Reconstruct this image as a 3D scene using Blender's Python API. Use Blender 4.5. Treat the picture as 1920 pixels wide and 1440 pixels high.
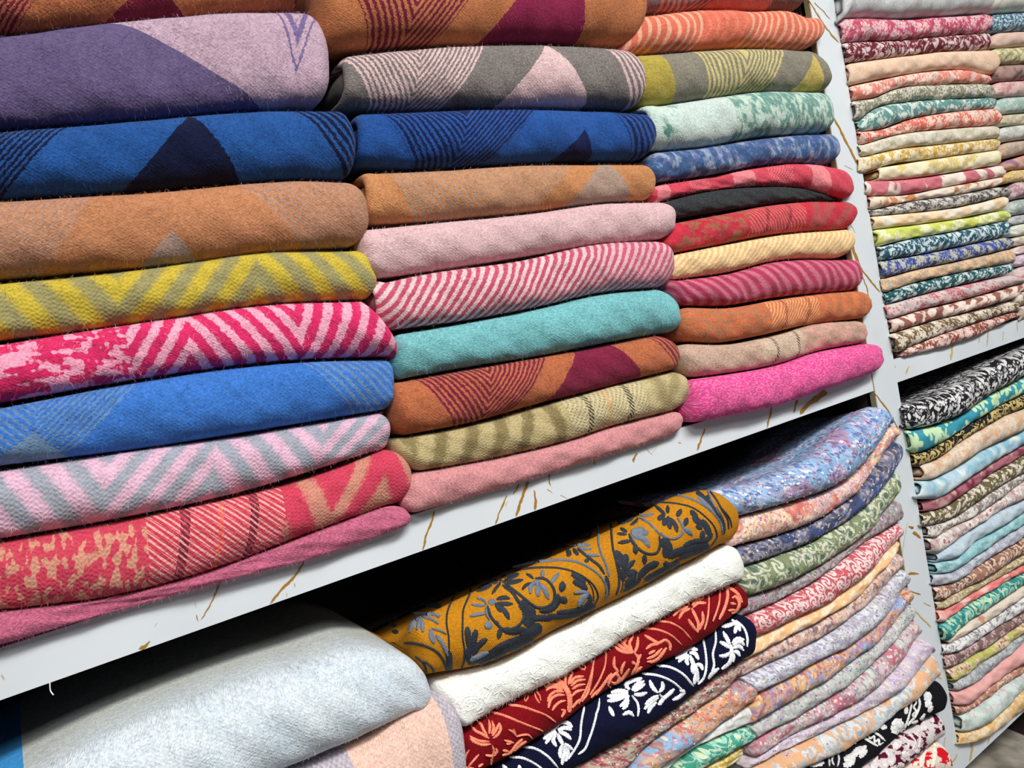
import bpy, bmesh, math, random
import numpy as np
from mathutils import Vector, Matrix
from mathutils.bvhtree import BVHTree

# ------------------------------------------------------------------ camera, world, lights, exposure
for o in list(bpy.data.objects):
    bpy.data.objects.remove(o)
COL = bpy.context.scene.collection
SC = bpy.context.scene
FPX = 1442.0
CAMZ, CAMD = 1.45, 0.5007
_h = np.array([2140., -505., FPX]); _h /= np.linalg.norm(_h)
_v = np.array([4760., 24300., FPX]); _v -= _v.dot(_h) * _h; _v /= np.linalg.norm(_v)
_d = np.cross(_h, _v)                                   # into the shelf = world +Y
def ray(px, py):
    r = np.array([px - 960., py - 720., FPX])
    return np.array([r @ _h, r @ _d, -(r @ _v)])
def at(px, py, Y=0.0):
    """the point of the upright plane y=Y of the shelf front that shows at this spot of the photo"""
    r = ray(px, py); t = (CAMD + Y) / r[1]
    return np.array([r[0] * t, Y, CAMZ + r[2] * t])
cam = bpy.data.cameras.new('camera'); cam_o = bpy.data.objects.new('camera', cam); COL.objects.link(cam_o)
cam.sensor_fit = 'HORIZONTAL'; cam.sensor_width = 36.0; cam.lens = 36.0 * FPX / 1920.0; cam.clip_start = 0.01
# camera axes in world: right (+x image), up (-y image), back (-forward)
R = Matrix([[_h[0], -_h[1], -_h[2]], [_d[0], -_d[1], -_d[2]], [-_v[0], _v[1], _v[2]]])
cam_o.matrix_world = Matrix.Translation((0, -CAMD, CAMZ)) @ R.to_4x4()
SC.camera = cam_o
SC.view_settings.view_transform = 'Standard'; SC.view_settings.look = 'None'
SC.view_settings.exposure = 0.0; SC.view_settings.gamma = 1.0; SC.view_settings.use_curve_mapping = False
W = bpy.data.worlds.new('shop_air'); SC.world = W; W.use_nodes = True
W.node_tree.nodes['Background'].inputs[0].default_value = (0.88, 0.94, 1.0, 1)
W.node_tree.nodes['Background'].inputs[1].default_value = 0.09
def area(name, loc, target, sx, sy, power, color):
    l = bpy.data.lights.new(name, 'AREA'); l.shape = 'RECTANGLE'; l.size = sx; l.size_y = sy
    l.energy = power; l.color = color
    o = bpy.data.objects.new(name, l); COL.objects.link(o); o.location = loc
    o.rotation_euler = (Vector(target) - Vector(loc)).to_track_quat('-Z', 'Y').to_euler()
    o.visible_camera = True
    return o
area('ceiling_light_panel', (0.45, -1.3, 2.62), (0.45, -1.15, 0), 1.2, 0.3, 56, (1.0, 0.98, 0.94))
area('ceiling_light_panel', (-0.9, -1.75, 2.62), (-0.9, -1.7, 0), 1.2, 0.6, 26, (1.0, 0.985, 0.96))
area('ceiling_light_panel', (2.1, -1.5, 2.62), (2.1, -1.4, 0), 1.2, 0.6, 18, (0.97, 0.99, 1.0))

# ------------------------------------------------------------------ small helpers
def s2l(c):
    c = [x / 255.0 for x in c]
    return tuple((x / 12.92 if x <= .04045 else ((x + .055) / 1.055) ** 2.4) for x in c) + (1.0,)

class E:
    """a tiny expression builder for procedural node materials"""
    def __init__(s, t, k): s.t = t; s.k = k
    def _m(s, op, *a, clamp=False):
        n = s.t.nodes.new('ShaderNodeMath'); n.operation = op; n.use_clamp = clamp
        for i, x in enumerate((s,) + a):
            if isinstance(x, E): s.t.links.new(x.k, n.inputs[i])
            else: n.inputs[i].default_value = float(x)
        return E(s.t, n.outputs[0])
    def __add__(s, o): return s._m('ADD', o)
    __radd__ = __add__
    def __sub__(s, o): return s._m('SUBTRACT', o)
    def __rsub__(s, o): return (s * -1.0) + o
    def __mul__(s, o): return s._m('MULTIPLY', o)
    __rmul__ = __mul__
    def __truediv__(s, o): return s._m('DIVIDE', o)
    def abs(s): return s._m('ABSOLUTE')
    def sin(s): return s._m('SINE')
    def cos(s): return s._m('COSINE')
    def sqrt(s): return s._m('SQRT')
    def frac(s): return s._m('FRACT')
    def floor(s): return s._m('FLOOR')
    def pow(s, o): return s._m('POWER', o)
    def lt(s, o): return s._m('LESS_THAN', o)
    def gt(s, o): return s._m('GREATER_THAN', o)
    def min(s, o): return s._m('MINIMUM', o)
    def max(s, o): return s._m('MAXIMUM', o)
    def atan2(s, o): return s._m('ARCTAN2', o)
    def clamp(s): return s._m('ADD', 0.0, clamp=True)
    def soft(s, w):      # soft step around 0
        return ((s / w) + 0.5).clamp()
    def tri(s, period):  # triangle wave 0..period/2
        return s._m('PINGPONG', period / 2.0)

class Ctx:
    def __init__(c, mat, L, Hh, seed):
        c.t = mat.node_tree; c.L = L; c.H = Hh; c.seed = seed
        uv = c.t.nodes.new('ShaderNodeUVMap'); uv.uv_map = 'UVMap'
        sp = c.t.nodes.new('ShaderNodeSeparateXYZ'); c.t.links.new(uv.outputs[0], sp.inputs[0])
        c.u = E(c.t, sp.outputs[0]); c.v = E(c.t, sp.outputs[1])
        c.U = c.u * L; c.V = c.v * Hh
        c.P = c.vec(c.U, c.V)
    def px(c, p):
        return c.umap(p)
    def dpx(c, w, p):
        return c.umap(p + w / 2) - c.umap(p - w / 2)
    def vec(c, x, y, z=0.0):
        n = c.t.nodes.new('ShaderNodeCombineXYZ')
        for i, a in enumerate((x, y, z)):
            if isinstance(a, E): c.t.links.new(a.k, n.inputs[i])
            else: n.inputs[i].default_value = a
        return n.outputs[0]
    def noise(c, scale, detail=2.0, off=0.0, x=None, y=None, rough=0.5):
        n = c.t.nodes.new('ShaderNodeTexNoise'); n.noise_dimensions = '3D'
        n.inputs['Scale'].default_value = scale; n.inputs['Detail'].default_value = detail
        n.inputs['Roughness'].default_value = rough
        p = c.vec(c.U if x is None else x, c.V if y is None else y, c.seed * 0.37 + off)
        c.t.links.new(p, n.inputs['Vector'])
        return E(c.t, n.outputs['Fac'])
    def voro(c, scale, x=None, y=None, feature='F1', off=0.0, rnd=1.0):
        n = c.t.nodes.new('ShaderNodeTexVoronoi'); n.voronoi_dimensions = '2D'; n.feature = feature
        n.inputs['Scale'].default_value = scale; n.inputs['Randomness'].default_value = rnd
        px = (c.U if x is None else x) + (c.seed * .137 + off); py = (c.V if y is None else y) + (c.seed * .071 + off)
        c.t.links.new(c.vec(px, py), n.inputs['Vector'])
        if feature != 'F1': return E(c.t, n.outputs['Distance'])
        s1 = c.t.nodes.new('ShaderNodeSeparateXYZ'); c.t.links.new(n.outputs['Position'], s1.inputs[0])
        dx = px - E(c.t, s1.outputs[0]); dy = py - E(c.t, s1.outputs[1])
        s2 = c.t.nodes.new('ShaderNodeSeparateColor'); c.t.links.new(n.outputs['Color'], s2.inputs[0])
        return dict(d=E(c.t, n.outputs['Distance']), dx=dx, dy=dy,
                    r=E(c.t, s2.outputs[0]), g=E(c.t, s2.outputs[1]), b=E(c.t, s2.outputs[2]))
    def col(c, rgb):
        n = c.t.nodes.new('ShaderNodeRGB'); n.outputs[0].default_value = s2l(rgb); return n.outputs[0]
    def mix(c, f, a, b, mode='MIX'):
        n = c.t.nodes.new('ShaderNodeMix'); n.data_type = 'RGBA'; n.blend_type = mode; n.clamp_factor = True
        if isinstance(f, E): c.t.links.new(f.k, n.inputs['Factor'])
        else: n.inputs['Factor'].default_value = f
        for s, x in (('A', a), ('B', b)):
            k = [i for i in n.inputs if i.name == s and i.type == 'RGBA'][0]
            if isinstance(x, (tuple, list)): k.default_value = s2l(x)
            else: c.t.links.new(x, k)
        return [o for o in n.outputs if o.type == 'RGBA'][0]
    def mulc(c, colr, e):
        n = c.t.nodes.new('ShaderNodeVectorMath'); n.operation = 'SCALE'
        c.t.links.new(colr, n.inputs[0]); c.t.links.new(e.k, n.inputs['Scale']); return n.outputs[0]

def base_mat(name, rough=.6, spec=.5):
    m = bpy.data.materials.new(name); m.use_nodes = True
    b = m.node_tree.nodes['Principled BSDF']; b.inputs['Roughness'].default_value = rough
    b.inputs['Specular IOR Level'].default_value = spec
    return m, b
def plain(name, rgb, rough=.6, spec=.5, metal=0):
    m, b = base_mat(name, rough, spec); b.inputs['Base Color'].default_value = s2l(rgb); b.inputs['Metallic'].default_value = metal
    return m

def cloth_mat(name, L, Hh, seed, pattern, kind='wool', umap=None):
    """kind: wool (thick, fuzzy twill), thin (printed viscose), embro (smooth twill ground), fluffy"""
    m, b = base_mat(name, .95 if kind != 'thin' else .8, .15 if kind != 'thin' else .25)
    c = Ctx(m, L, Hh, seed); c.umap = umap
    colr = pattern(c)
    if isinstance(colr, (tuple, list)): colr = c.col(colr)
    t = m.node_tree
    if kind == 'wool':
        f1 = c.noise(640, 2, 1.0); f2 = c.noise(260, 3, 2.0); f3 = c.noise(30, 2, 3.0)
        # fibres lie along the cloth; twill ribs run diagonally
        fib = c.noise(700, 2, 4.0, x=(c.U + c.V) * .55, y=(c.V - c.U) * 1.8)
        tw = (((c.U * .8 + c.V * 1.0) + (f2 - .5) * .0012) * (2 * math.pi / .0023)).sin()
        e = 0.84 + (f1 - .5) * .65 + (fib - .5) * .75 + (f2 - .5) * .45 + (f3 - .5) * .16 + tw * .022 + 0.10
        colr = c.mulc(colr, e.max(0.05))
        bump = f1 * .5 + fib * .9 + f2 * .8 + tw * .05; bd = .0011
    elif kind == 'knit':
        f1 = c.noise(900, 2, 1.0); f2 = c.noise(200, 2, 2.0)
        lx = c.U + (f2 - .5) * .0012
        cell = ((lx * (2 * math.pi / .0044)).sin() * ((c.V + (f2 - .5) * .0015) * (2 * math.pi / .0030) + (lx * (2 * math.pi / .0088)).sin() * 1.6).sin())
        e = 0.93 + (f1 - .5) * .45 + cell * .13 + (f2 - .5) * .2
        colr = c.mulc(colr, e.max(0.05))
        bump = f1 * .4 + cell * .25 + f2 * .3; bd = .0007
    elif kind == 'embro':
        f1 = c.noise(900, 2, 1.0); f2 = c.noise(60, 2, 2.0)
        tw = (((c.U + c.V * .9)) * (2 * math.pi / .0021)).sin() * ((c.U - c.V) * (2 * math.pi / .004)).cos()
        e = 0.97 + (f1 - .5) * .28 + tw * .10 + (f2 - .5) * .1
        colr = c.mulc(colr, e); bump = f1 * .5 + tw * .3; bd = .0006
    elif kind == 'fluffy':
        f1 = c.noise(800, 3, 1.0); f2 = c.noise(150, 4, 2.0)
        e = 0.96 + (f1 - .5) * .12 + (f2 - .5) * .12
        colr = c.mulc(colr, e); bump = f1 * .7 + f2 * 1.2; bd = .0016
    else:
        f1 = c.noise(1000, 2, 1.0); f2 = c.noise(90, 2, 2.0)
        f3 = c.noise(420, 2, 3.0)
        e = 0.97 + (f1 - .5) * .4 + (f2 - .5) * .2 + (f3 - .5) * .3
        colr = c.mulc(colr, e)
        bump = f1 * .5 + f2 * 1.0; bd = .0008
    hs = t.nodes.new('ShaderNodeHueSaturation'); hs.inputs['Saturation'].default_value = {'thin': .92, 'wool': .97, 'knit': .93}.get(kind, 1.0); hs.inputs['Value'].default_value = {'thin': .92, 'fluffy': 1.0}.get(kind, .95)
    t.links.new(colr, hs.inputs['Color']); t.links.new(hs.outputs[0], b.inputs['Base Color'])
    bn = t.nodes.new('ShaderNodeBump'); bn.inputs['Distance'].default_value = bd; bn.inputs['Strength'].default_value = .8
    t.links.new(bump.k, bn.inputs['Height']); t.links.new(bn.outputs[0], b.inputs['Normal'])
    b.inputs['Sheen Weight'].default_value = .07 if kind in ('wool', 'fluffy', 'knit') else 0.0
    b.inputs['Sheen Roughness'].default_value = .5
    return m

# ------------------------------------------------------------------ patterns (u, v run 0..1 over the visible fold)
def solid(rgb, rgb2=None, amt=.5, sc=500):
    def f(c):
        if rgb2 is None: return c.col(rgb)
        n = c.noise(sc, 2, 9.0, x=c.U * .8, y=c.V * 1.3)
        return c.mix(((n - .5) * 5 * 1.0 + amt).clamp(), rgb, rgb2)
    return f
def jag(c, a=.02): return (c.noise(420, 2, 5.0) - .5) * a
SHEAR = 24.0   # the cloth is folded slightly askew: its motifs lean this much over the height of a fold
def aztec(base, motif, vees=(), tris=(), line=15., duty=.5, solidc=None, mix_line=1.0):
    """vees: (centre u, half width at v=0, slope, inner solid limit); tris: (centre, apex v, half base at v=0)"""
    def f(c):
        j = jag(c, .012); sh = c.dpx(SHEAR, (vees or tris)[0][0])
        out = c.mix(((c.noise(600, 2, 8.) - .5) * 3 + .35).clamp() * .25, base, motif)
        for (pc, w_, k_, inner_) in vees:
            uc = c.px(pc); w = c.dpx(w_, pc); k = c.dpx(k_, pc); inner = None if inner_ is None else c.dpx(inner_, pc); ln = c.dpx(line, pc)
            g = (c.u - (c.v - .5) * sh - uc).abs() - c.v * k + j
            st = ((g * (2 * math.pi / ln)).sin() - (1 - 2 * duty)).soft(.5)
            reg = g.lt(w) * 1.0
            if inner is not None: st = st.max(g.lt(inner))
            out = c.mix(st * reg * mix_line, out, motif)
        for (pc, va, hb_) in tris:
            uc = c.px(pc); hb = c.dpx(hb_, pc)
            g = (c.u - (c.v - va) * sh * .8 - uc).abs() + (c.v - va) * (hb / max(va, .01)) + j
            out = c.mix(g.lt(0) * 1.0, out, solidc or motif)
        return out
    return f
def herring(a, b, knots, period, k, duty=.5, edge=.3, extra=None):
    """bands sloping one way then the other; knots = u positions where the slope flips, sign first"""
    def f(c):
        sgn = knots[0]; ks = [c.px(q) for q in knots[1:]]; pm = knots[1] if len(knots) > 1 else 400
        per = c.dpx(period, pm); kk_ = c.dpx(k, pm); j = jag(c, .35) * per
        uu = c.u - (c.v - .5) * c.dpx(SHEAR, pm)
        z = uu * float(sgn)
        s = float(sgn)
        for kk in ks:          # piecewise linear zigzag
            z = z - (uu - kk).max(0.0) * (2 * s); s = -s
        ph = (z + c.v * kk_ + j) * (2 * math.pi / per)
        st = (ph.sin() - (1 - 2 * duty)).soft(edge * 2)
        out = c.mix(st, a, b)
        return extra(c, out) if extra else out
    return f
def bars(c, out, lst):
    """cross bars: (u, width, colour, dashed)"""
    for (uc, w, colr, dash) in lst:
        w = c.dpx(w, uc); uc = c.px(uc)
        g = (c.u - uc - (c.v - .5) * .02).abs().lt(w)
        if dash: g = g * (((c.V + c.U * 1.3) * (2 * math.pi / .0042)).sin().gt(-.1))
        out = c.mix(g * .92, out, colr)
    return out
def stripes(a, b, period, slope, duty=.5, bend=0.0, soft=.5, speck=None):
    """slanting stripes; period in metres; slope = metres of shift per metre of height"""
    def f(c):
        w = (c.noise(25, 1, 6.0) - .5) * bend
        ph = (c.U - c.V * slope + w) * (2 * math.pi / period) + jag(c, 1.6)
        out = c.mix((ph.sin() - (1 - 2 * duty)).soft(soft * 2), a, b)
        if speck: out = c.mix(c.noise(500, 1, 12.).gt(.56) * .6, out, speck)
        return out
    return f
def blotch(a, b, sc=60, thr=.5, stretch=2.0, edge=.08, third=None):
    def f(c):
        n = c.noise(sc, 3, 7.0, x=c.U * 1.0 + c.V * .3, y=c.V * stretch)
        out = c.mix((n - thr).soft(edge), a, b)
        if third: out = c.mix((c.noise(sc * 1.3, 2, 17.) - .58).soft(edge), out, third)
        return out
    return f
def region(fn_list):
    """[(u0, pattern), (u1, pattern) ...] patterns taking over from each u on"""
    def f(c):
        out = fn_list[0][1](c)
        if isinstance(out, tuple): out = c.col(out)
        for u0, p in fn_list[1:]:
            g = (c.u - c.px(u0) + jag(c, .01)).gt(0.0)
            x = p(c)
            out = c.mix(g, out, x)
        return out
    return f
def floral(base, motif, accent=None, sc=70, cover=.75, style='flower', warp=.006, fine=True, third=None):
    """printed cotton: flowers, leaves or paisleys with fine line work"""
    def f(c):
        wx = (c.noise(60, 2, 21.) - .5) * warp; wy = (c.noise(60, 2, 22.) - .5) * warp
        x = c.U + wx; y = c.V + wy
        A = c.voro(sc, x=x, y=y)
        ang = A['dy'].atan2(A['dx']) + A['r'] * 6.28
        rad = (A['dx'] * A['dx'] + A['dy'] * A['dy']).sqrt() * sc
        out = c.col(base)
        if third:
            out = c.mix((c.noise(sc * .5, 2, 33.) - .52).soft(.05), out, third)
        if style == 'flower':
            pet = rad.lt((ang * 3.0).sin().abs() * .34 + .16 + A['g'] * .12)
            veins = ((rad * 22 + ang * 2).sin().gt(.45)) * rad.gt(.2)
            m = pet * A['b'].lt(cover)
            out = c.mix(m, out, motif)
            if fine: out = c.mix(m * veins * .55, out, base)
            if accent: out = c.mix(rad.lt(.13) * A['b'].lt(cover), out, accent)
        elif style == 'paisley':
            sp = (rad * 16 - ang * 2.0).sin().gt(-.1)
            m = sp * rad.lt(.52) * A['b'].lt(cover + .1)
            out = c.mix(m, out, motif)
            if accent: out = c.mix(rad.lt(.20) * A['g'].gt(.35), out, accent)
        elif style == 'leaf':
            lx = A['dx'] * A['r'].cos() ; 
            ca = (A['r'] * 6.28).cos(); sa = (A['r'] * 6.28).sin()
            p = (A['dx'] * ca + A['dy'] * sa) * sc; q = (A['dy'] * ca - A['dx'] * sa) * sc
            m = ((p * p) * 2.2 + (q * q) * 13).lt(.46) * A['b'].lt(cover + .1)
            rib = ((p + q.abs() * 1.2) * 34).sin().gt(.3) * q.abs().gt(.03)
            out = c.mix(m, out, motif)
            if fine: out = c.mix(m * rib * .5, out, base)
            if accent: out = c.mix(A['g'].gt(.7) * m, out, accent)
        if fine:   # small sprigs and scroll lines between the big motifs
            B = c.voro(sc * 2.3, x=x, y=y, off=3.3)
            r2 = (B['dx'] * B['dx'] + B['dy'] * B['dy']).sqrt() * (sc * 2.3)
            a2 = B['dy'].atan2(B['dx']) + B['g'] * 6.28
            m2 = r2.lt((a2 * 2.0).sin().abs() * .30 + .10) * B['r'].gt(.45)
            out = c.mix(m2 * .85, out, motif)
            w = c.noise(sc * 1.1, 3, 44., x=x, y=y)
            out = c.mix(((w - .5).abs().lt(.012)) * .8, out, accent or motif)
        return out
    return f
def specks(base, cols, sc=420, dens=.55, big=None, bigsc=40):
    """tweed or glitter knit: tiny flecks of several colours"""
    def f(c):
        out = c.col(base)
        if big:
            n = c.noise(bigsc, 3, 51.)
            out = c.mix((n - .52).soft(.1), out, big[0])
            if len(big) > 1: out = c.mix((c.noise(bigsc * 1.2, 3, 57.) - .57).soft(.07), out, big[1])
        for i, cc in enumerate(cols):
            A = c.voro(sc * (1 - .12 * i), off=i * 5.1)
            out = c.mix(A['r'].lt(dens / len(cols)) * A['d'].lt(.55 ) * .85, out, cc)
        w = c.noise(75, 4, 61.)
        out = c.mix((w - .5).abs().lt(.022) * .55, out, cols[0])
        w = c.noise(60, 4, 67.)
        out = c.mix((w - .5).abs().lt(.018) * .5, out, cols[-1])
        return out
    return f

# ------------------------------------------------------------------ folded cloth builder
def resamp(P, n, smooth=True):
    P = np.array(P, float)
    d = np.r_[0, np.cumsum(np.linalg.norm(np.diff(P[:, [0, 2]], axis=0), axis=1))]
    s = d / d[-1]; t = np.linspace(0, 1, n)
    if len(P) < 3 or not smooth:
        return np.stack([np.interp(t, s, P[:, k]) for k in range(3)], 1)
    # monotone-ish cubic (Catmull-Rom tangents, limited)
    out = []
    for k in range(3):
        y = P[:, k]; sl = np.diff(y) / np.diff(s)
        m = np.r_[sl[0], (sl[1:] * np.diff(s)[:-1] + sl[:-1] * np.diff(s)[1:]) / (np.diff(s)[1:] + np.diff(s)[:-1]), sl[-1]]
        i = np.clip(np.searchsorted(s, t, side='right') - 1, 0, len(s) - 2)
        h = s[i + 1] - s[i]; q = (t - s[i]) / h
        out.append((2*q**3 - 3*q**2 + 1) * y[i] + (q**3 - 2*q**2 + q) * h * m[i] + (-2*q**3 + 3*q**2) * y[i+1] + (q**3 - q**2) * h * m[i+1])
    return np.stack(out, 1)

FLOORZ = {}
def cloth(name, T, B, L=None, R=None, yoff=0.0, bulge=.48, depth=.2, open_left=False, seed=0,
          nu=120, nv=20, power=2.25, crown=0.0, rest=None, wr=1.0, scale=1.0, s_shift=0.0, cap=.45):
    """one folded scarf lying on the shelf: T and B are its upper and lower crease as seen along the front,
    L and R the tips of its rounded ends. Returns mesh, length, height, grid."""
    rnd = random.Random(seed)
    Tw = resamp([at(*p, yoff) for p in T], nu); Bw = resamp([at(*p, yoff) for p in B], nu)
    C = (Tw + Bw) / 2; Hf = (Tw - Bw) / 2 * scale
    def endpt(side, P):
        i, j = (0, 3) if side < 0 else (-1, -4)
        dirn = C[i] - C[j]; dirn /= np.linalg.norm(dirn)
        h = np.linalg.norm(Hf[i])
        if P is None: return C[i] + dirn * h * .75
        e = at(*P, yoff)
        if (e - C[i]) @ dirn < h * .2: e = e + dirn * (h * .2 - (e - C[i]) @ dirn)
        return e
    EL, ER = endpt(-1, L), endpt(1, R)
    length = np.linalg.norm(C[-1] - C[0]); H = np.linalg.norm(Hf, axis=1).mean() * 2 * 1.25
    rows = []     # (centre, half vector, size factor, u)
    nc = 9
    def cap_rows(side, EP):
        base, hv = (C[0], Hf[0]) if side < 0 else (C[-1], Hf[-1])
        out = []
        for i in range(1, nc + 1):
            q = i / nc; a = q * math.pi / 2
            k = max(math.cos(a), 0.0) ** .8 * 1.0
            w = math.sin(a)
            out.append((base + (EP - base) * w, hv, max(k, .02), w * np.linalg.norm(EP - base) / length * side))
        return out
    left = cap_rows(-1, EL)
    if open_left:
        base, hv = C[0], Hf[0]; ax = EL - base; la = np.linalg.norm(ax) / length
        left = [(base + ax * w, hv, k, -la * w) for w, k in ((.4, .99), (.7, .95), (.9, .88), (1.0, .78), (.96, .70), (.8, .66), (.4, .62), (-.6, .58), (-2.0, .5), (-2.0, .1))]
    for b_, hv, k, du in reversed(left): rows.append((b_, hv, k, du))
    for i in range(nu): rows.append((C[i], Hf[i], 1.0, i / (nu - 1)))
    for b_, hv, k, du in cap_rows(1, ER): rows.append((b_, hv, k, 1 + du))
    n = len(rows); nb = 5
    th = np.linspace(-math.pi / 2, math.pi / 2, nv)
    sn, cs = np.sin(th), np.cos(th)
    zz = np.sign(sn) * np.abs(sn) ** (2 / power * .95); yy = np.abs(cs) ** (2 / power)
    m = nv + 2 * nb
    V = np.zeros((n, m, 3)); UV = np.zeros((n, m, 2))
    hmean = np.linalg.norm(Hf, axis=1).mean()
    ph = [rnd.uniform(0, 6.28) for _ in range(12)]
    for i, (cc, hv, k, u) in enumerate(rows):
        hl = np.linalg.norm(hv); b = min(hl * 2 * bulge, .03)
        x = u * length
        wob = wr * (.0011 * math.sin(x * 38 + ph[0]) + .0007 * math.sin(x * 83 + ph[1]))
        yb = np.array([0, 1.0, 0])
        for j in range(nv):
            w2 = wr * yy[j] * (.0008 * math.sin(x * 60 + th[j] * 2.5 + ph[2]) + .0005 * math.sin(x * 140 - th[j] * 3 + ph[3]) + .0004 * math.sin(x * 230 + th[j] * 6 + ph[4]))
            p = cc + hv * (zz[j] * k) + yb * (-(b * yy[j] * (.25 + .75 * k)) + (1 - k) * b * .5 + wob * yy[j] - w2)
            V[i, nb + j] = p; UV[i, nb + j] = (u, .5 + .5 * (.2 * th[j] / (math.pi / 2) + .8 * zz[j]))
        for q in range(nb):
            dq = (q + 1) / nb
            for s, jj in ((-1, nb - 1 - q), (1, nb + nv + q)):
                y = (dq ** 1.3) * depth
                zc = (crown * math.sin(min(dq * 1.9, 1.57)) if s > 0 else 0) * min(k * 1.2, 1)
                V[i, jj] = cc + hv * (s * k) + np.array([0, y + (1 - k) * b * .5, zc])
                UV[i, jj] = (u, (0 - y / max(H, .005)) if s < 0 else (1 + y / max(H, .005)))
    if rest is not None:
        low = V[:, :, 2] < rest; back = V[:, :, 1] > -.0015
        V[:, :, 2] = np.where(low & back, rest, V[:, :, 2])
    # keep the cloth inside its bay: between the boards and beside the upright
    zm, xm = V[:, :, 2].mean(), V[:, :, 0].mean(); inn = V[:, :, 1] > -.0012
    zlo, zhi = (1.341, 1.783) if zm > 1.33 else ((.8705, 1.3125) if zm > .86 else (.668, .8375))
    V[:, :, 2] = np.where(inn, np.clip(V[:, :, 2], zlo, zhi), V[:, :, 2])
    xlo, xhi = (-.176, .8065) if xm < .83 else (.8565, 1.839)
    V[:, :, 0] = np.where(inn, np.clip(V[:, :, 0], xlo, xhi), V[:, :, 0])
    # build
    verts = V.reshape(-1, 3)
    idx = np.arange(n * m).reshape(n, m)
    a = idx[:-1, :-1].ravel(); b2 = idx[1:, :-1].ravel(); c2 = idx[1:, 1:].ravel(); d2 = idx[:-1, 1:].ravel()
    faces = np.stack([a, b2, c2, d2], 1).tolist()
    faces += [[idx[i, 0], idx[i, m - 1], idx[i + 1, m - 1], idx[i + 1, 0]] for i in range(n - 1)]   # back seam
    me = bpy.data.meshes.new(name)
    faces.append(idx[0, ::-1].tolist()[::-1]); faces.append(idx[-1, :].tolist()[::-1])
    me.from_pydata(verts.tolist(), [], faces); me.update()
    uvl = me.uv_layers.new(name='UVMap')
    fl = UV.reshape(-1, 2)
    li = np.empty(len(me.loops), dtype=np.int32); me.loops.foreach_get('vertex_index', li)
    uvl.data.foreach_set('uv', fl[li].ravel().astype(np.float32))
    me.polygons.foreach_set('use_smooth', [True] * len(me.polygons))
    return me, length, H, V[:, nb:nb + nv]

NSCARF = [0]
REG = {}
def scarf(label, group, T, B, L=None, R=None, pat=None, kind='wool', key=None, ext=None, name='folded_scarf', inner=None, **kw):
    """ext=('l', dx): carry the creases dx pixels further left past the frame; ('r', dx) right"""
    NSCARF[0] += 1; seed = NSCARF[0]
    T = list(T); B = list(B)
    def extend(P, side, dx):
        if side == 'l':
            (x0, y0), (x1, y1) = P[0], P[1]; return [(x0 - dx, y0 - dx * (y1 - y0) / (x1 - x0))] + P
        (x0, y0), (x1, y1) = P[-1], P[-2]; return P + [(x0 + dx, y0 + dx * (y1 - y0) / (x1 - x0))]
    L0, L1 = None, None
    if ext:
        T0 = at(*T[0]), at(*T[-1])
        T2, B2 = extend(T, *ext), extend(B, *ext)
        # keep u measured from the visible portion
        T, B = T2, B2
    kw.setdefault('scale', .945 if kind == 'thin' else .98)
    me, ln, H, grid = cloth(name, T, B, L, R, seed=seed, **kw)
    Cg = (np.array([at(*p) for p in T]) [[0, -1]] + np.array([at(*p) for p in B])[[0, -1]]) / 2
    tx = sorted(T); bx = sorted(B)
    def umap(px, x0=Cg[0][0], x1=Cg[1][0]):
        y = (np.interp(px, [q[0] for q in tx], [q[1] for q in tx]) + np.interp(px, [q[0] for q in bx], [q[1] for q in bx])) / 2
        return float((at(px, y)[0] - x0) / (x1 - x0))
    mat = cloth_mat('cloth_' + str(seed), ln, H, seed, pat, kind, umap)
    me.materials.append(mat)
    o = bpy.data.objects.new(name, me); COL.objects.link(o)
    o['label'] = label; o['category'] = 'scarf'; o['group'] = group
    if inner:
        kw2 = dict(kw); kw2.update(open_left=False, nu=14, nv=12, scale=.55, yoff=kw.get('yoff', 0) + .001, depth=.12, rest=None, crown=0)
        i = 6
        Tn, Bn = T, B
        def cutp(P): 
            (x0, y0), (x1, y1) = P[0], P[1]; f = min(1, 26.0 / max(x1 - x0, 1)); return [P[0], (x0 + (x1 - x0) * f, y0 + (y1 - y0) * f)]
        me2, l2, H2, _ = cloth('inner_fold', cutp(Tn), cutp(Bn), L, None, seed=seed + 500, **kw2)
        me2.materials.append(mat)
        p = bpy.data.objects.new('inner_fold', me2); COL.objects.link(p); p.parent = o
    if key: REG[key] = (o, me, ln, H, grid, mat)
    return o

def box(bm, lo, hi):
    v = [bm.verts.new((x, y, z)) for z in (lo[2], hi[2]) for y in (lo[1], hi[1]) for x in (lo[0], hi[0])]
    for f in ((0, 2, 3, 1), (4, 5, 7, 6), (0, 1, 5, 4), (2, 6, 7, 3), (0, 4, 6, 2), (1, 3, 7, 5)):
        bm.faces.new([v[i] for i in f])
def boxobj(name, lo, hi, mat, parent=None, bev=0.0):
    bm = bmesh.new(); box(bm, lo, hi)
    if bev: bmesh.ops.bevel(bm, geom=bm.edges[:], offset=bev, segments=2, affect='EDGES')
    me = bpy.data.meshes.new(name); bm.to_mesh(me); bm.free(); me.materials.append(mat)
    o = bpy.data.objects.new(name, me); COL.objects.link(o)
    if parent: o.parent = parent
    return o

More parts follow.
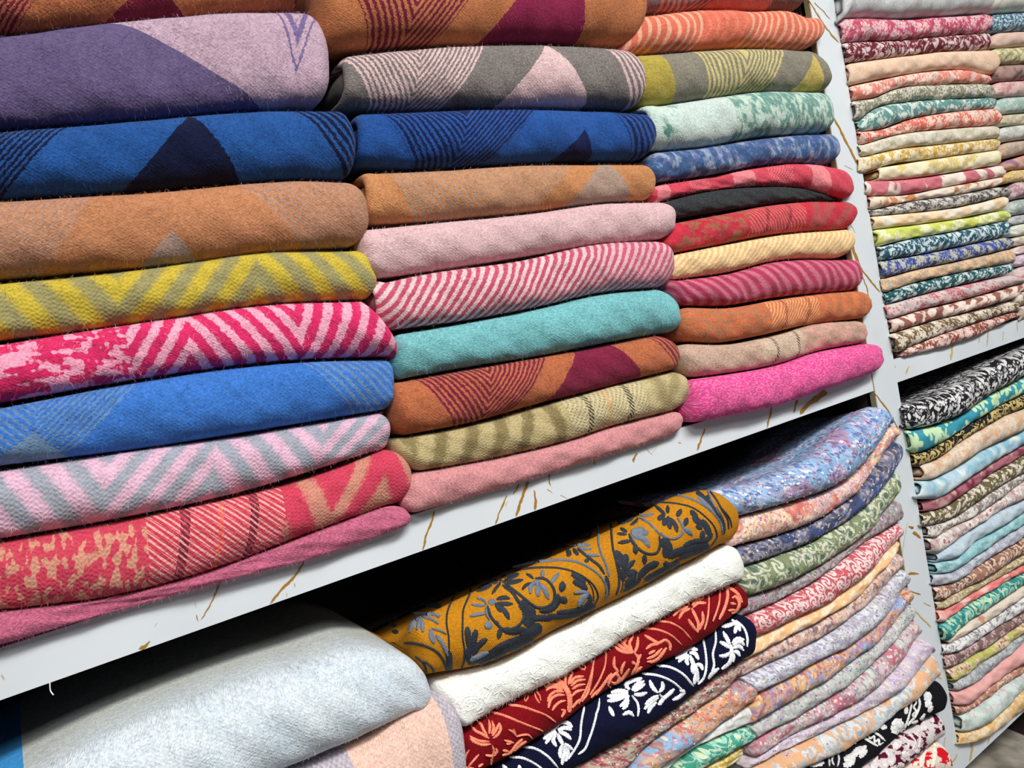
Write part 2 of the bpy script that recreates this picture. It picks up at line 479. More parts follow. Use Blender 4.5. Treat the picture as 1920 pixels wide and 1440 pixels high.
# ------------------------------------------------------------------ the room and the shelving
WHITE = plain('white_laminate', (222, 228, 231), .35, .5)
def white_marble():
    m, b = base_mat('white_marble_laminate', .32, .5); t = m.node_tree
    g = t.nodes.new('ShaderNodeNewGeometry'); n = t.nodes.new('ShaderNodeTexNoise'); n.inputs['Scale'].default_value = 9; n.inputs['Detail'].default_value = 3
    t.links.new(g.outputs['Position'], n.inputs['Vector'])
    n2 = t.nodes.new('ShaderNodeTexNoise'); n2.inputs['Scale'].default_value = 160; n2.inputs['Detail'].default_value = 2
    t.links.new(g.outputs['Position'], n2.inputs['Vector'])
    r = t.nodes.new('ShaderNodeValToRGB'); r.color_ramp.elements[0].position = .3; r.color_ramp.elements[0].color = s2l((203, 210, 216)); r.color_ramp.elements[1].position = .7; r.color_ramp.elements[1].color = s2l((214, 220, 225))
    t.links.new(n.outputs['Fac'], r.inputs[0])
    r2 = t.nodes.new('ShaderNodeValToRGB'); r2.color_ramp.elements[0].position = .74; r2.color_ramp.elements[0].color = (1, 1, 1, 1); r2.color_ramp.elements[1].position = .80; r2.color_ramp.elements[1].color = (.55, .52, .5, 1)
    t.links.new(n2.outputs['Fac'], r2.inputs[0])
    mx = t.nodes.new('ShaderNodeMix'); mx.data_type = 'RGBA'; mx.blend_type = 'MULTIPLY'; mx.inputs['Factor'].default_value = 1
    t.links.new(r.outputs[0], mx.inputs[6]); t.links.new(r2.outputs[0], mx.inputs[7]); t.links.new(mx.outputs[2], b.inputs['Base Color'])
    return m
MARBLE = white_marble()
DARK = plain('dark_brown_board', (38, 26, 26), .7, .3)
TAN = plain('tan_edge', (150, 138, 104), .6, .3)
GOLD = plain('gold_vein_paint', (160, 116, 36), .4, .5)
GOLD2 = plain('pale_gold_vein_paint', (196, 168, 110), .45, .5)
FLOORM = plain('grey_floor_tile', (112, 108, 102), .5)
WALLM = plain('pale_wall_paint', (205, 205, 200), .8)
def struct(name, lo, hi, m):
    o = boxobj(name, lo, hi, m); o['kind'] = 'structure'; return o
struct('floor', (-3, -3.2, -.05), (4, .45, 0), FLOORM)
struct('wall_back', (-3, .36, 0), (4, .45, 2.7), WALLM)
struct('ceiling', (-3, -3.2, 2.7), (4, .45, 2.75), WALLM)

XL0, XL1, XD0, XD1, XR0, XR1 = -.225, -.177, .8075, .8555, 1.84, 1.888
ZB = [(1.3135, 1.3405), (.838, .870), (1.784, 1.811), (.64, .667), (2.25, 2.277), (.06, .09)]
DEPTH = .33
unit = bpy.data.objects.new('display_shelving', None); COL.objects.link(unit); unit.location = (.83, 0, 0)
unit['label'] = 'dark shelving unit with white gold-veined marble edge strips holding all the scarf stacks'; unit['category'] = 'shelving'
def upart(name, lo, hi, mat, parent=unit):
    o = boxobj(name, lo, hi, mat); o.parent = parent
    o.location = -Vector(unit.location) if parent is unit else (0, 0, 0)
    return o
boards = {}
for i, (z0, z1) in enumerate(ZB):
    for j, (a, b) in enumerate(((XL1, XD0), (XD1, XR0))):
        bd = upart('shelf_board', (a, .006, z0), (b, DEPTH, z1), DARK)
        tr = upart('edge_strip', (a + .0004, 0, z0), (b - .0004, .006, z1), MARBLE, bd); tr['label'] = 'white marble edge strip with gold veins'
        boards[(i, j)] = tr
ups = {}
for k, (a, b) in enumerate(((XL0, XL1), (XD0, XD1), (XR0, XR1))):
    up = upart('upright_panel', (a, .006, 0), (b, DEPTH, 2.4), DARK)
    tr = upart('edge_strip', (a + .0012, -.0006, 0), (b, .006, 2.4), MARBLE, up); tr['label'] = 'white marble edge strip with gold veins'
    upart('tan_edge_band', (a, -.0002, 0), (a + .0012, .010, 2.4), TAN, up)
    ups[k] = tr
upart('back_panel', (XL0, DEPTH, 0), (XR1, DEPTH + .008, 2.4), DARK)

def vein(parent, pts, mat, w0=2.2, Y=-.0003):
    """a painted gold vein on an edge strip; pts = (x, y, width)"""
    P = []; Wd = []
    pts = [p if len(p) == 3 else (p[0], p[1], w0) for p in pts]
    rnd = random.Random(int(pts[0][0] * 7 + pts[0][1]))
    for (x0, y0, a), (x1, y1, b) in zip(pts[:-1], pts[1:]):
        n = max(2, int(math.hypot(x1 - x0, y1 - y0) / 5))
        for i in range(n):
            t = i / n; P.append((x0 + (x1 - x0) * t + rnd.uniform(-.8, .8), y0 + (y1 - y0) * t)); Wd.append((a + (b - a) * t) * rnd.uniform(.7, 1.3))
    P.append(pts[-1][:2]); Wd.append(.4)
    vs = []
    for i, (p, w) in enumerate(zip(P, Wd)):
        q = P[min(i + 1, len(P) - 1)]; r = P[max(i - 1, 0)]
        dx, dy = q[0] - r[0], q[1] - r[1]; l = math.hypot(dx, dy) or 1
        nx, ny = -dy / l * w * .4, dx / l * w * .4
        a = at(p[0] + nx, p[1] + ny, Y); b = at(p[0] - nx, p[1] - ny, Y)
        vs += [a.tolist(), b.tolist()]
    me = bpy.data.meshes.new('gold_vein')
    me.from_pydata(vs, [], [(2*i, 2*i+1, 2*i+3, 2*i+2) for i in range(len(P) - 1)]); me.materials.append(mat)
    o = bpy.data.objects.new('gold_vein', me); COL.objects.link(o); o.parent = parent
    return o
bl, br, dv = boards[(0, 0)], boards[(0, 1)], ups[1]
for p in ([(573, 1046, 3), (562, 1068, 4), (548, 1086, 6), (535, 1098, 6), (520, 1115, 4), (506, 1133, 5)],
          [(414, 1090, 4), (403, 1115, 4), (394, 1135, 3), (377, 1163, 2)], [(368, 1153, 2), (372, 1165, 2)],
          [(282, 1202, 2), (272, 1212, 8), (260, 1217, 8)],
          [(815, 959, 3), (809, 980, 4), (800, 1000, 4), (793, 1032, 5)],
          [(990, 903, 6), (984, 920, 6), (975, 945, 6), (968, 969, 5)], [(1002, 919, 2), (1005, 940, 6), (1003, 957, 5)],
          [(974, 908, 3), (967, 920, 3), (962, 928, 2)], [(951, 929, 3), (942, 948, 4), (935, 965, 2), (929, 984, 4)],
          [(1030, 889, 3), (1029, 900, 3), (1033, 911, 3)], [(1114, 860, 2), (1116, 873, 3)], [(1194, 850, 4), (1188, 862, 5), (1189, 867, 2)],
          [(1322, 804, 3), (1317, 818, 4), (1307, 845, 4)], [(1448, 760, 2), (1445, 775, 4), (1438, 803, 4)],
          [(1548, 733, 14), (1535, 745, 14), (1515, 758, 9), (1500, 777, 7)], [(1495, 750, 5), (1488, 775, 4)]):
    vein(bl, p, GOLD)
for p in ([(1026, 917, 1.5), (1036, 924, 1.5)], [(1052, 928, 1), (1064, 935, 1)], [(952, 940, 1.5), (948, 952, 2)], [(295, 1167, 1), (290, 1175, 1)],
          [(3, 1265, 3), (8, 1275, 4)], [(366, 1128, 1.5), (368, 1140, 1.5)], [(1210, 838, 1), (1222, 852, 1), (1232, 836, 1)], [(1272, 829, 3), (1278, 831, 2)], [(553, 1100, 2), (551, 1092, 2)], [(538, 1112, 2), (537, 1120, 2)]):
    vein(bl, p, GOLD2)
for p in ([(1788, 637, 5), (1786, 650, 4), (1783, 676, 5)], [(1854, 618, 3), (1850, 650, 2)]): vein(br, p, GOLD2)
for p in ([(1705, 686, 2), (1698, 702, 4)], [(1838, 630, 1.5), (1836, 643, 2)], [(1882, 622, 1), (1880, 640, 1)], [(1908, 603, 1), (1908, 622, 1)], [(1673, 672, 1.2), (1680, 690, 1.2)]): vein(br, p, GOLD2, 2)
for p in ([(1516, 0, 2), (1530, 22, 3), (1548, 50, 3), (1563, 70, 3), (1573, 80, 2)], [(1527, 5, 2), (1545, 22, 2), (1557, 36, 1)],
          [(1548, 184, 3), (1560, 215, 4), (1574, 240, 4), (1588, 268, 5), (1600, 292, 4), (1609, 309, 5)],
          [(1590, 440, 2), (1598, 462, 6), (1604, 478, 7), (1612, 500, 5), (1626, 518, 3), (1650, 548, 3)], [(1611, 502, 3), (1620, 525, 2), (1627, 545, 2), (1631, 575, 1)],
          [(1641, 738, 2), (1651, 751, 3), (1666, 770, 3), (1688, 812, 2)],
          [(1704, 987, 4), (1712, 990, 6), (1711, 992, 3)], [(1712, 998, 5), (1720, 1003, 7), (1727, 1010, 4)],
          [(1699, 1081, 6), (1708, 1075, 6), (1724, 1076, 2)], [(1703, 1107, 3), (1717, 1112, 3), (1727, 1115, 3)]):
    vein(dv, p, GOLD, Y=-.0009)
for p in ([(1710, 1140, 3), (1727, 1157, 3), (1746, 1176, 4)], [(1732, 1130, 2), (1746, 1137, 3)], [(1746, 1262, 3), (1766, 1273, 4)], [(1702, 980, 1), (1696, 1010, 1), (1692, 1040, 1)],
          [(1592, 415, 1), (1604, 437, 1)], [(1584, 310, 1), (1600, 318, 1)], [(1795, 1414, 2), (1790, 1425, 3), (1780, 1434, 4)], [(1773, 1383, 2), (1768, 1410, 1)], [(1634, 560, 1), (1630, 590, 1)]):
    vein(dv, p, GOLD2, Y=-.0009)
for p in ([(1822, 1391, 4), (1823, 1405, 5), (1818, 1428, 4)], [(1858, 1373, 2), (1852, 1395, 2)], [(1909, 1333, 2), (1906, 1345, 2)], [(1797, 1402, 2), (1793, 1412, 2)]):
    vein(boards[(1, 1)], p, GOLD2)

# ------------------------------------------------------------------ left bay, upper shelf, first stack
G1 = 'thick wool scarves in the first stack of the upper shelf'
OR, MAR = (190, 112, 68), (122, 22, 56)
X1 = dict(ext=('l', 370), nu=170, nv=28)
scarf('burnt orange and maroon wool scarf, topmost of leftmost stack, cut by the frame top', G1, [(0, -70), (300, -85), (550, -90)], [(0, 74), (150, 63), (300, 46), (545, 22)], R=(556, -30), key='c1s0',
      pat=aztec(OR, MAR, [(-60, 100, 110, None), (640, 80, 110, None)], [(275, .42, 80)], line=14), **X1)
scarf('thick purple scarf with a pale lilac corner, second from top of leftmost stack', G1, [(0, 77), (250, 47), (520, 31), (560, 33)], [(0, 246), (250, 233), (500, 208), (572, 206)], R=(612, 125), key='c1s1', bulge=.34, 
      pat=lambda c: (lambda z: c.mix(((c.u - c.px(745)) - c.v * (c.px(470) - c.px(745)) * .86 - .0).gt(c.px(480) - c.px(745)) * 1.0, c.mix(((c.noise(500, 2, 8.) - .5) * 3 + .4).clamp() * .35, (98, 84, 128), (122, 104, 138)), z))(
          aztec((196, 166, 182), (118, 100, 150), [(540, -16, 56, None)], [], line=20)(c)), power=2.8, **X1)
scarf('bright blue wool scarf with navy triangle and navy ribs, in the leftmost stack', G1, [(0, 252), (250, 232), (417, 217), (625, 213)], [(0, 378), (250, 362), (583, 342), (630, 340)], R=(659, 285), key='c1s2',
      pat=aztec((20, 82, 156), (8, 18, 54), [(-70, 85, 120, None), (700, 60, 110, None)], [(352, .95, 108)], line=15, duty=.55), **X1)
scarf('ochre orange scarf with greyish tan bands, under the blue scarf at far left', G1, [(0, 381), (250, 366), (583, 343), (630, 345)], [(0, 527), (250, 508), (560, 475), (650, 466)], R=(686, 397), key='c1s3',
      pat=aztec((194, 126, 80), (172, 144, 132), [(-80, 170, 110, None), (720, 150, 110, None)], [(310, .42, 55)], line=13, duty=.5, mix_line=.72), **X1)
scarf('yellow and olive grey zigzag knit scarf in the leftmost stack', G1, [(0, 533), (292, 502), (500, 472), (650, 472)], [(0, 640), (292, 604), (521, 571), (680, 563)], R=(698, 508), kind='knit', key='c1s4',
      pat=herring((198, 174, 26), (154, 146, 92), (1, 215, 470), 80, 96, .5, .5), **X1)
def blobs(c):
    out = c.col((218, 18, 96))
    n = c.noise(130, 1, 7.0, x=c.U * .7 + c.V * .3, y=c.V * 1.2); n2 = (((c.U) * (2 * math.pi / .0038)).sin() * .05)
    return c.mix(((n - .5 + n2 * .6)).soft(.05), out, (244, 160, 190))
scarf('hot pink scarf with pale pink chevrons and blotches, in the leftmost stack', G1, [(0, 646), (250, 607), (500, 572), (667, 566)], [(0, 756), (250, 714), (542, 677), (715, 670)], R=(730, 640), kind='wool', key='c1s5',
      pat=region([(-999, blobs), (235, herring((218, 18, 98), (242, 168, 194), (-1, 345, 545), 42, 78, .45, .25))]), **X1)
scarf('royal blue wool scarf with faint grey ribs, under the hot pink scarf of leftmost stack', G1, [(0, 765), (292, 710), (542, 680), (717, 674)], [(0, 874), (292, 838), (500, 805), (712, 770)], R=(734, 722), key='c1s6',
      pat=aztec((36, 112, 204), (108, 140, 176), [(60, 60, 140, None), (760, 90, 110, None)], [(60, .5, 80)], line=17, duty=.42, mix_line=.8), **X1)
scarf('pale pink and grey zigzag knit scarf in the leftmost stack', G1, [(0, 882), (208, 850), (500, 808), (705, 774)], [(0, 1010), (208, 975), (417, 931), (700, 846)], R=(729, 812), kind='knit', key='c1s7',
      pat=herring((222, 176, 200), (158, 162, 176), (1, 190, 390, 590), 70, 112, .5, .5), **X1)
def crimson(c):
    R0 = (200, 30, 70); TP = (206, 138, 112)
    n = c.noise(230, 1, 3.0, x=c.U * 1.0, y=c.V * .55)
    lobes = (n - .53 + ((c.V + c.U * .2) * (2 * math.pi / .002)).sin() * .01).soft(.045)
    a = c.mix(lobes, R0, TP)
    tw = ((c.U - c.V * -.9) * (2 * math.pi / .0042)).sin().soft(.9) * (((c.V + c.U) * (2 * math.pi / .003)).sin().gt(-.75))
    b = c.mix(tw * .85, (196, 20, 56), (240, 168, 168))
    d = herring((204, 28, 72), (202, 130, 108), (1, 610, 700), 74, 60, .36, .3)(c)
    o = c.mix((c.u - c.px(272)).gt(0.0), a, b); o = c.mix((c.u - c.px(520)).gt(0.0), o, d)
    return bars(c, o, [(335, 9, (96, 14, 40), True), (461, 8, (84, 12, 36), True), (400, 4, (240, 88, 40), True)])
scarf('crimson scarf with taupe motifs and dark cross bars, second from bottom of leftmost stack', G1, [(0, 1014), (208, 977), (417, 935), (583, 893), (715, 842)], [(0, 1143), (208, 1117), (417, 1059), (583, 996), (718, 948)], R=(768, 893), kind='knit', key='c1s8', pat=crimson, **X1)
def rose(c):
    o = c.mix(((c.noise(500, 2, 8.) - .5) * 3 + .5).clamp() * .5, (196, 96, 130), (214, 122, 150))
    z = c.u.tri(.30); st = ((z + c.v * .06) * (2 * math.pi / .0125)).sin().gt(.45)
    return c.mix(st * .3, o, (160, 64, 98))
scarf('dusty rose ribbed scarf, bottom of the leftmost stack, hanging over the marble edge', G1, [(0, 1147), (208, 1121), (417, 1063), (583, 1000), (722, 950)], [(0, 1209), (208, 1148), (417, 1090), (625, 1035), (745, 992)], R=(767, 963), key='c1s9', pat=rose, yoff=-.007, rest=1.341, bulge=.36, **X1)

# ------------------------------------------------------------------ second stack
G2 = 'thick wool scarves in the second stack of the upper shelf'
X2 = dict(nu=150, nv=26)
scarf('burnt orange scarf with maroon triangle and ribs, topmost of the second stack, cut by frame', G2, [(600, -55), (900, -70), (1180, -70)], [(614, 101), (825, 93), (975, 89), (1150, 92)], L=(574, 20), R=(1198, 25), key='c2s0',
      pat=aztec((196, 120, 70), MAR, [(752, 62, 100, None), (1275, 70, 60, None)], [(1008, 1.05, 95)], line=12, solidc=(142, 22, 72)), **X2)
scarf('grey scarf with pale pink triangle and pink ribs, second from top of second stack', G2, [(655, 110), (787, 97), (975, 90), (1150, 99)], [(655, 207), (825, 210), (975, 205), (1172, 208)], L=(633, 160), R=(1197, 150), key='c2s1', inner=True, open_left=True,
      pat=aztec((112, 110, 106), (222, 188, 190), [(762, 62, 78, None), (1290, 120, 50, None)], [(1012, .92, 82)], line=9.5, duty=.5), **X2)
scarf('cobalt blue scarf with navy chevron ribs in the second stack', G2, [(680, 218), (825, 212), (975, 209), (1190, 217)], [(680, 314), (825, 320), (975, 308), (1190, 303)], L=(660, 265), R=(1217, 255), key='c2s2', inner=True, open_left=True,
      pat=aztec((20, 80, 158), (10, 24, 78), [(845, 64, 90, -72), (1255, 75, 56, None)], [(1070, .5, 36)], line=10.5, duty=.52), **X2)
scarf('ochre scarf with greyish tan chevron, third wool fold above the teal in second stack', G2, [(695, 328), (825, 322), (975, 313), (1195, 311)], [(700, 423), (825, 416), (975, 402), (1125, 382), (1200, 378)], L=(674, 372), R=(1218, 345), key='c2s3', inner=True, open_left=True,
      pat=aztec((202, 134, 78), (174, 146, 130), [(890, 105, 75, None), (1420, 60, 60, None)], [(1125, 1.1, 60)], line=12, duty=.6, mix_line=.75), **X2)
scarf('plain pale blush pink wool scarf in the second stack', G2, [(685, 432), (825, 418), (975, 404), (1125, 384), (1225, 381)], [(705, 524), (825, 508), (975, 484), (1087, 466), (1215, 453)], L=(666, 480), R=(1259, 418), key='c2s4', inner=False,
      pat=solid((226, 190, 194), (216, 176, 180)), **X2)
def rosetwill(c):
    ph = (c.U - c.V * .75 + (c.noise(60, 1, 6.) - .5) * .002) * (2 * math.pi / .0083)
    o = c.mix((ph.sin() - .05 + (c.noise(480, 1, 5.) - .5) * 1.6).soft(.8), (198, 74, 104), (232, 200, 204))
    return c.mix((c.u - c.px(1120)).soft(.35) * .35, o, (205, 110, 140))
scarf('rose and off-white diagonal striped scarf in the second stack', G2, [(720, 530), (786, 516), (968, 490), (1114, 458), (1215, 454)], [(735, 619), (859, 604), (1005, 577), (1114, 552), (1225, 541)], L=(692, 568), R=(1256, 492), key='c2s5', inner=True, open_left=True, pat=rosetwill, **X2)
scarf('plain teal aqua wool scarf in the second stack', G2, [(745, 627), (859, 608), (1005, 579), (1114, 554), (1220, 543)], [(755, 711), (859, 692), (1005, 669), (1150, 641), (1235, 626)], L=(728, 680), R=(1269, 588), key='c2s6', pat=solid((104, 178, 184), (128, 194, 200)), **X2)
scarf('rust orange scarf with maroon chevron and maroon block, under teal scarf of second stack', G2, [(745, 716), (859, 695), (1041, 664), (1150, 643), (1215, 630)], [(755, 817), (859, 798), (1005, 758), (1150, 722), (1235, 699)], L=(725, 765), R=(1267, 662), key='c2s7',
      pat=aztec((190, 106, 62), MAR, [(895, 50, 80, None), (1330, 72, 50, None)], [(1120, 1.6, 88)], line=10, duty=.55, solidc=(128, 18, 58)), kind='wool', **X2)
def khaki(c):
    A = (186, 168, 118); B_ = (136, 120, 76)
    a = herring(A, B_, (1, 760, 1000), 62, 30, .42, .5)(c)
    tw = ((c.U - c.V * .8) * (2 * math.pi / .0048)).sin().soft(.9) * (((c.V + c.U * .6) * (2 * math.pi / .0034)).sin().gt(-.5))
    b = c.mix(tw * .7, (204, 190, 146), (146, 128, 84))
    o = c.mix((c.u - c.px(1050)).gt(0.0), a, b)
    o = c.mix((c.u - c.px(1190)).gt(0.0), o, herring((194, 178, 128), (158, 142, 96), (1, 1230), 46, 30, .45, .8)(c))
    return bars(c, o, [(1085, 4.5, (38, 32, 30), True), (1120, 3.5, (222, 146, 84), True), (1160, 4.5, (38, 32, 30), True)])
scarf('khaki scarf with black and orange dashed cross lines, second from bottom of second stack', G2, [(755, 820), (859, 801), (1005, 762), (1150, 722), (1240, 700)], [(785, 883), (895, 864), (1041, 831), (1150, 797), (1255, 770)], L=(738, 850), R=(1287, 722), key='c2s8', pat=khaki, kind='knit', **X2)
def pinkrib(c):
    o = c.mix(((c.noise(500, 2, 8.) - .5) * 3 + .5).clamp() * .5, (214, 142, 146), (228, 162, 164))
    z = c.u.tri(.36); st = ((z + c.v * .07) * (2 * math.pi / .017)).sin().gt(.5)
    return c.mix(st * .2, o, (186, 110, 118))
scarf('salmon pink finely ribbed scarf lying flat on the board, bottom of second stack', G2, [(785, 884), (895, 866), (1041, 833), (1150, 799), (1255, 773)], [(775, 961), (870, 935), (968, 905), (1114, 860), (1245, 820)], L=(748, 925), R=(1276, 790), key='c2s9', pat=pinkrib, yoff=-.002, rest=1.341, **X2)

# ------------------------------------------------------------------ third stack
G3 = 'wool scarves in the third stack of the upper shelf'
X3 = dict(nu=120, nv=24)
scarf('grey scarf with salmon block, topmost of the third stack, cut by the frame top', G3, [(1210, -50), (1350, -60), (1480, -55)], [(1205, 30), (1300, 23), (1400, 21), (1470, 26)], L=(1188, 0), R=(1498, -10), key='c3s0',
      pat=aztec((120, 98, 96), (216, 122, 118), [(1290, 50, 60, None)], [(1400, 1.5, 60)], line=11, duty=.5), **X3)
def coral(c):
    w = c.noise(14, 1, 4.0)
    ph = (c.U - (c.V * .5) * 1.0 + (w - .5) * .03 + c.V * c.V * 12) * (2 * math.pi / .0115)
    st = (ph.sin() - .35).soft(.5)
    mid = (c.u - c.px(1335)).abs().lt(.13)
    return c.mix(st * (1.0 - mid * .8) * .95, (232, 112, 84), (246, 182, 150))
scarf('bright coral scarf with cream curved stripes in the third stack', G3, [(1195, 36), (1300, 25), (1400, 27), (1475, 29), (1500, 38)], [(1180, 105), (1275, 101), (1400, 95), (1490, 99)], L=(1155, 85), R=(1535, 62), key='c3s1', pat=coral, **X3)
def khakigrey(c):
    KH = (196, 180, 92); GR = (128, 124, 116)
    o = aztec(GR, (206, 192, 124), [(1366, 52, 34, -24)], [(1503, .78, 26)], line=8, duty=.5, solidc=(208, 182, 96))(c)
    return c.mix((c.px(1238) + 0.0 - c.u - c.v * .03).gt(0.0) if False else (c.u * -1.0 + c.px(1243) - c.v * .07).gt(0.0), o, (178, 160, 66))
scarf('grey scarf with mustard block and ribbed bands, below the coral scarf of third stack', G3, [(1190, 109), (1275, 102), (1400, 96), (1500, 99)], [(1200, 206), (1300, 193), (1400, 179), (1520, 175)], L=(1170, 155), R=(1543, 145), key='c3s2', pat=khakigrey, **X3)
scarf('pale mint scarf with sage leopard stripes in the third stack', G3, [(1220, 203), (1275, 195), (1400, 177), (1520, 176)], [(1232, 286), (1300, 281), (1400, 262), (1530, 252)], L=(1196, 240), R=(1553, 212), key='c3s3', inner=True, open_left=True,
      pat=region([(-99, blotch((206, 226, 218), (92, 146, 136), 70, .52, .7, .1)), (1250, solid((212, 226, 220), (196, 216, 210))), (1350, blotch((112, 158, 146), (196, 218, 206), 170, .5, .55, .12))]), **X3)
scarf('denim blue scarf with pale blotches in the third stack', G3, [(1230, 287), (1325, 277), (1425, 261), (1545, 253)], [(1235, 341), (1325, 330), (1425, 310), (1545, 310)], L=(1208, 315), R=(1561, 282), key='c3s4',
      pat=blotch((58, 94, 146), (150, 168, 194), 130, .54, .6, .12, third=(104, 112, 158)), **X3)
def check(c):
    o = c.mix(((c.noise(500, 2, 8.) - .5) * 3 + .5).clamp() * .4, (214, 58, 82), (222, 84, 104))
    for p, w in ((1235, 12), (1385, 18), (1520, 17)): o = c.mix((c.u - c.px(p)).abs().lt(c.dpx(w, p)) * .9, o, (240, 138, 146))
    dd = (((c.U + c.V) * (2 * math.pi / .004)).sin().gt(0.0)) * ((c.U - c.V) * (2 * math.pi / .004)).sin().gt(0.0)
    for p, w in ((1305, 20), (1450, 20)): o = c.mix((c.u - c.px(p)).abs().lt(c.dpx(w, p)) * dd * .8, o, (240, 150, 156))
    return o
scarf('raspberry red scarf with pink checks, resting on the charcoal one in the third stack', G3, [(1235, 348), (1325, 334), (1412, 317), (1529, 311), (1560, 318)], [(1240, 378), (1296, 364), (1412, 350), (1500, 354), (1572, 372)], L=(1214, 368), R=(1592, 352), key='c3s5', pat=check, **X3)
scarf('plain charcoal grey wool scarf, thin dark fold in the third stack', G3, [(1245, 379), (1296, 366), (1412, 352), (1500, 355), (1558, 370)], [(1262, 411), (1325, 401), (1412, 387), (1500, 377), (1555, 375)], L=(1230, 400), R=(1572, 374), key='c3s6', pat=solid((56, 60, 62), (42, 44, 48)), **X3)
def redbrown(c):
    a = blotch((204, 30, 58), (170, 96, 72), 90, .5, 1.2, .1)(c)
    tw = ((c.U + c.V * .8) * (2 * math.pi / .005)).sin().soft(1.0)
    b = c.mix(tw * .7, (196, 40, 62), (226, 120, 112))
    d = herring((206, 28, 58), (182, 74, 76), (1, 1520), 36, 12, .45, .5)(c)
    o = c.mix((c.u - c.px(1385)).gt(0.0), a, b); o = c.mix((c.u - c.px(1490)).gt(0.0), o, d)
    return bars(c, o, [(1418, 3, (120, 16, 34), True), (1462, 3, (120, 16, 34), True)])
scarf('red scarf with brown blotches and two dark red cross lines in the third stack', G3, [(1262, 419), (1354, 402), (1442, 386), (1500, 380), (1570, 380)], [(1258, 476), (1354, 458), (1442, 441), (1575, 432)], L=(1238, 450), R=(1593, 400), key='c3s7', pat=redbrown, **X3)
scarf('pale apricot scarf with cream diagonal stripes in the third stack', G3, [(1268, 477), (1354, 460), (1442, 444), (1570, 432)], [(1262, 525), (1354, 513), (1442, 491), (1565, 485)], L=(1244, 503), R=(1595, 452), key='c3s8', pat=stripes((240, 190, 124), (250, 222, 176), .0085, .8, .5, .004, .5), **X3)
scarf('magenta pink scarf with soft curved stripes in the third stack', G3, [(1262, 527), (1354, 515), (1442, 493), (1580, 488)], [(1282, 573), (1354, 574), (1442, 560), (1585, 547)], L=(1245, 543), R=(1610, 510), key='c3s9', pat=stripes((176, 46, 86), (208, 112, 136), .016, -.6, .42, .016, .7), **X3)
def orangebars(c):
    a = blotch((184, 116, 78), (206, 110, 64), 110, .5, 1.6, .12)(c)
    tw = ((c.U - c.V * .8) * (2 * math.pi / .005)).sin().soft(1.0)
    b = c.mix(tw * .8, (206, 110, 60), (246, 178, 124))
    d = stripes((194, 112, 68), (214, 118, 66), .02, .2, .4)(c)
    o = c.mix((c.u - c.px(1422)).gt(0.0), a, b); o = c.mix((c.u - c.px(1515)).gt(0.0), o, d)
    return bars(c, o, [(1450, 3, (140, 60, 30), True), (1496, 3, (140, 60, 30), True)])
scarf('burnt sienna orange scarf with peach cross bands in the third stack', G3, [(1285, 577), (1354, 578), (1442, 564), (1529, 551), (1595, 546)], [(1290, 641), (1325, 644), (1412, 632), (1500, 612), (1600, 599)], L=(1264, 610), R=(1623, 572), key='c3s10', pat=orangebars, **X3)
def beigebars(c):
    a = solid((206, 174, 160), (186, 156, 128))(c); b = solid((212, 190, 166), (196, 168, 146))(c)
    d = blotch((190, 158, 134), (214, 160, 148), 60, .5, 3)(c)
    o = c.mix((c.u - c.px(1410)).gt(0.0), a, b); o = c.mix((c.u - c.px(1490)).gt(0.0), o, d)
    return bars(c, o, [(1434, 2.5, (70, 54, 50), True), (1478, 2.5, (70, 54, 50), True)])
scarf('beige and dusty pink scarf with two black dashed lines in the third stack', G3, [(1288, 645), (1354, 646), (1442, 630), (1529, 606), (1595, 602)], [(1300, 708), (1354, 701), (1442, 686), (1529, 659), (1600, 645)], L=(1265, 675), R=(1617, 623), key='c3s11', pat=beigebars, **X3)
scarf('fuchsia pink heathered scarf, bottom of the third stack, poking over the upright', G3, [(1302, 710), (1354, 703), (1442, 688), (1529, 661), (1610, 646)], [(1300, 792), (1360, 782), (1450, 762), (1512, 741), (1610, 708)], L=(1283, 755), R=(1651, 668), key='c3s12', yoff=-.006, rest=1.341, power=2.2,
      pat=solid((226, 54, 140), (244, 120, 178), .35, 420), **X3)

# ------------------------------------------------------------------ left bay, lower shelf
G4 = 'folded shawls at the left of the lower shelf'
def lightblue(c):
    o = c.mix(((c.noise(40, 2, 8.) - .5) * 3 + .5).clamp(), (208, 221, 233), (218, 228, 236))
    o = c.mix((c.v - 1.15).soft(.5), o, (196, 200, 196))
    return c.mix((c.u * -1.0 + c.px(60)).gt(0.0), o, (0, 150, 226))
scarf('large pale ice-blue wool shawl with an azure end, top left of the lower shelf', G4, [(0, 1485), (200, 1372), (400, 1288), (560, 1238), (680, 1208), (725, 1215)], [(0, 1640), (200, 1560), (400, 1480), (521, 1434), (667, 1376), (765, 1330)], R=(797, 1275), key='b1s0', ext=('l', 330), nu=170, nv=34, crown=.004, bulge=.5, depth=.17, power=2.1, pat=lightblue, wr=1.5)
def peach(c):
    o = c.mix(((c.noise(300, 2, 8.) - .5) * 3 + .4).clamp() * .5, (236, 198, 178), (232, 186, 184))
    gk = ((c.U * (2 * math.pi / .0035)).sin() * (c.V * (2 * math.pi / .0035)).sin()).gt(0.0)
    g = c.mix(gk * .5, (176, 168, 180), (214, 206, 212))
    return c.mix(((c.u - c.px(812)).gt(0.0)).max((c.u * -1.0 + c.px(648)).gt(0.0)), o, g)
scarf('peach shawl with grey woven border band, just under the ice-blue shawl', G4, [(0, 1646), (200, 1566), (400, 1486), (521, 1440), (667, 1382), (790, 1300), (815, 1290)], [(0, 1800), (200, 1740), (400, 1670), (600, 1600), (760, 1540), (840, 1500)], R=(850, 1375), key='b1s1', ext=('l', 330), nu=140, nv=24, bulge=.5, pat=peach)

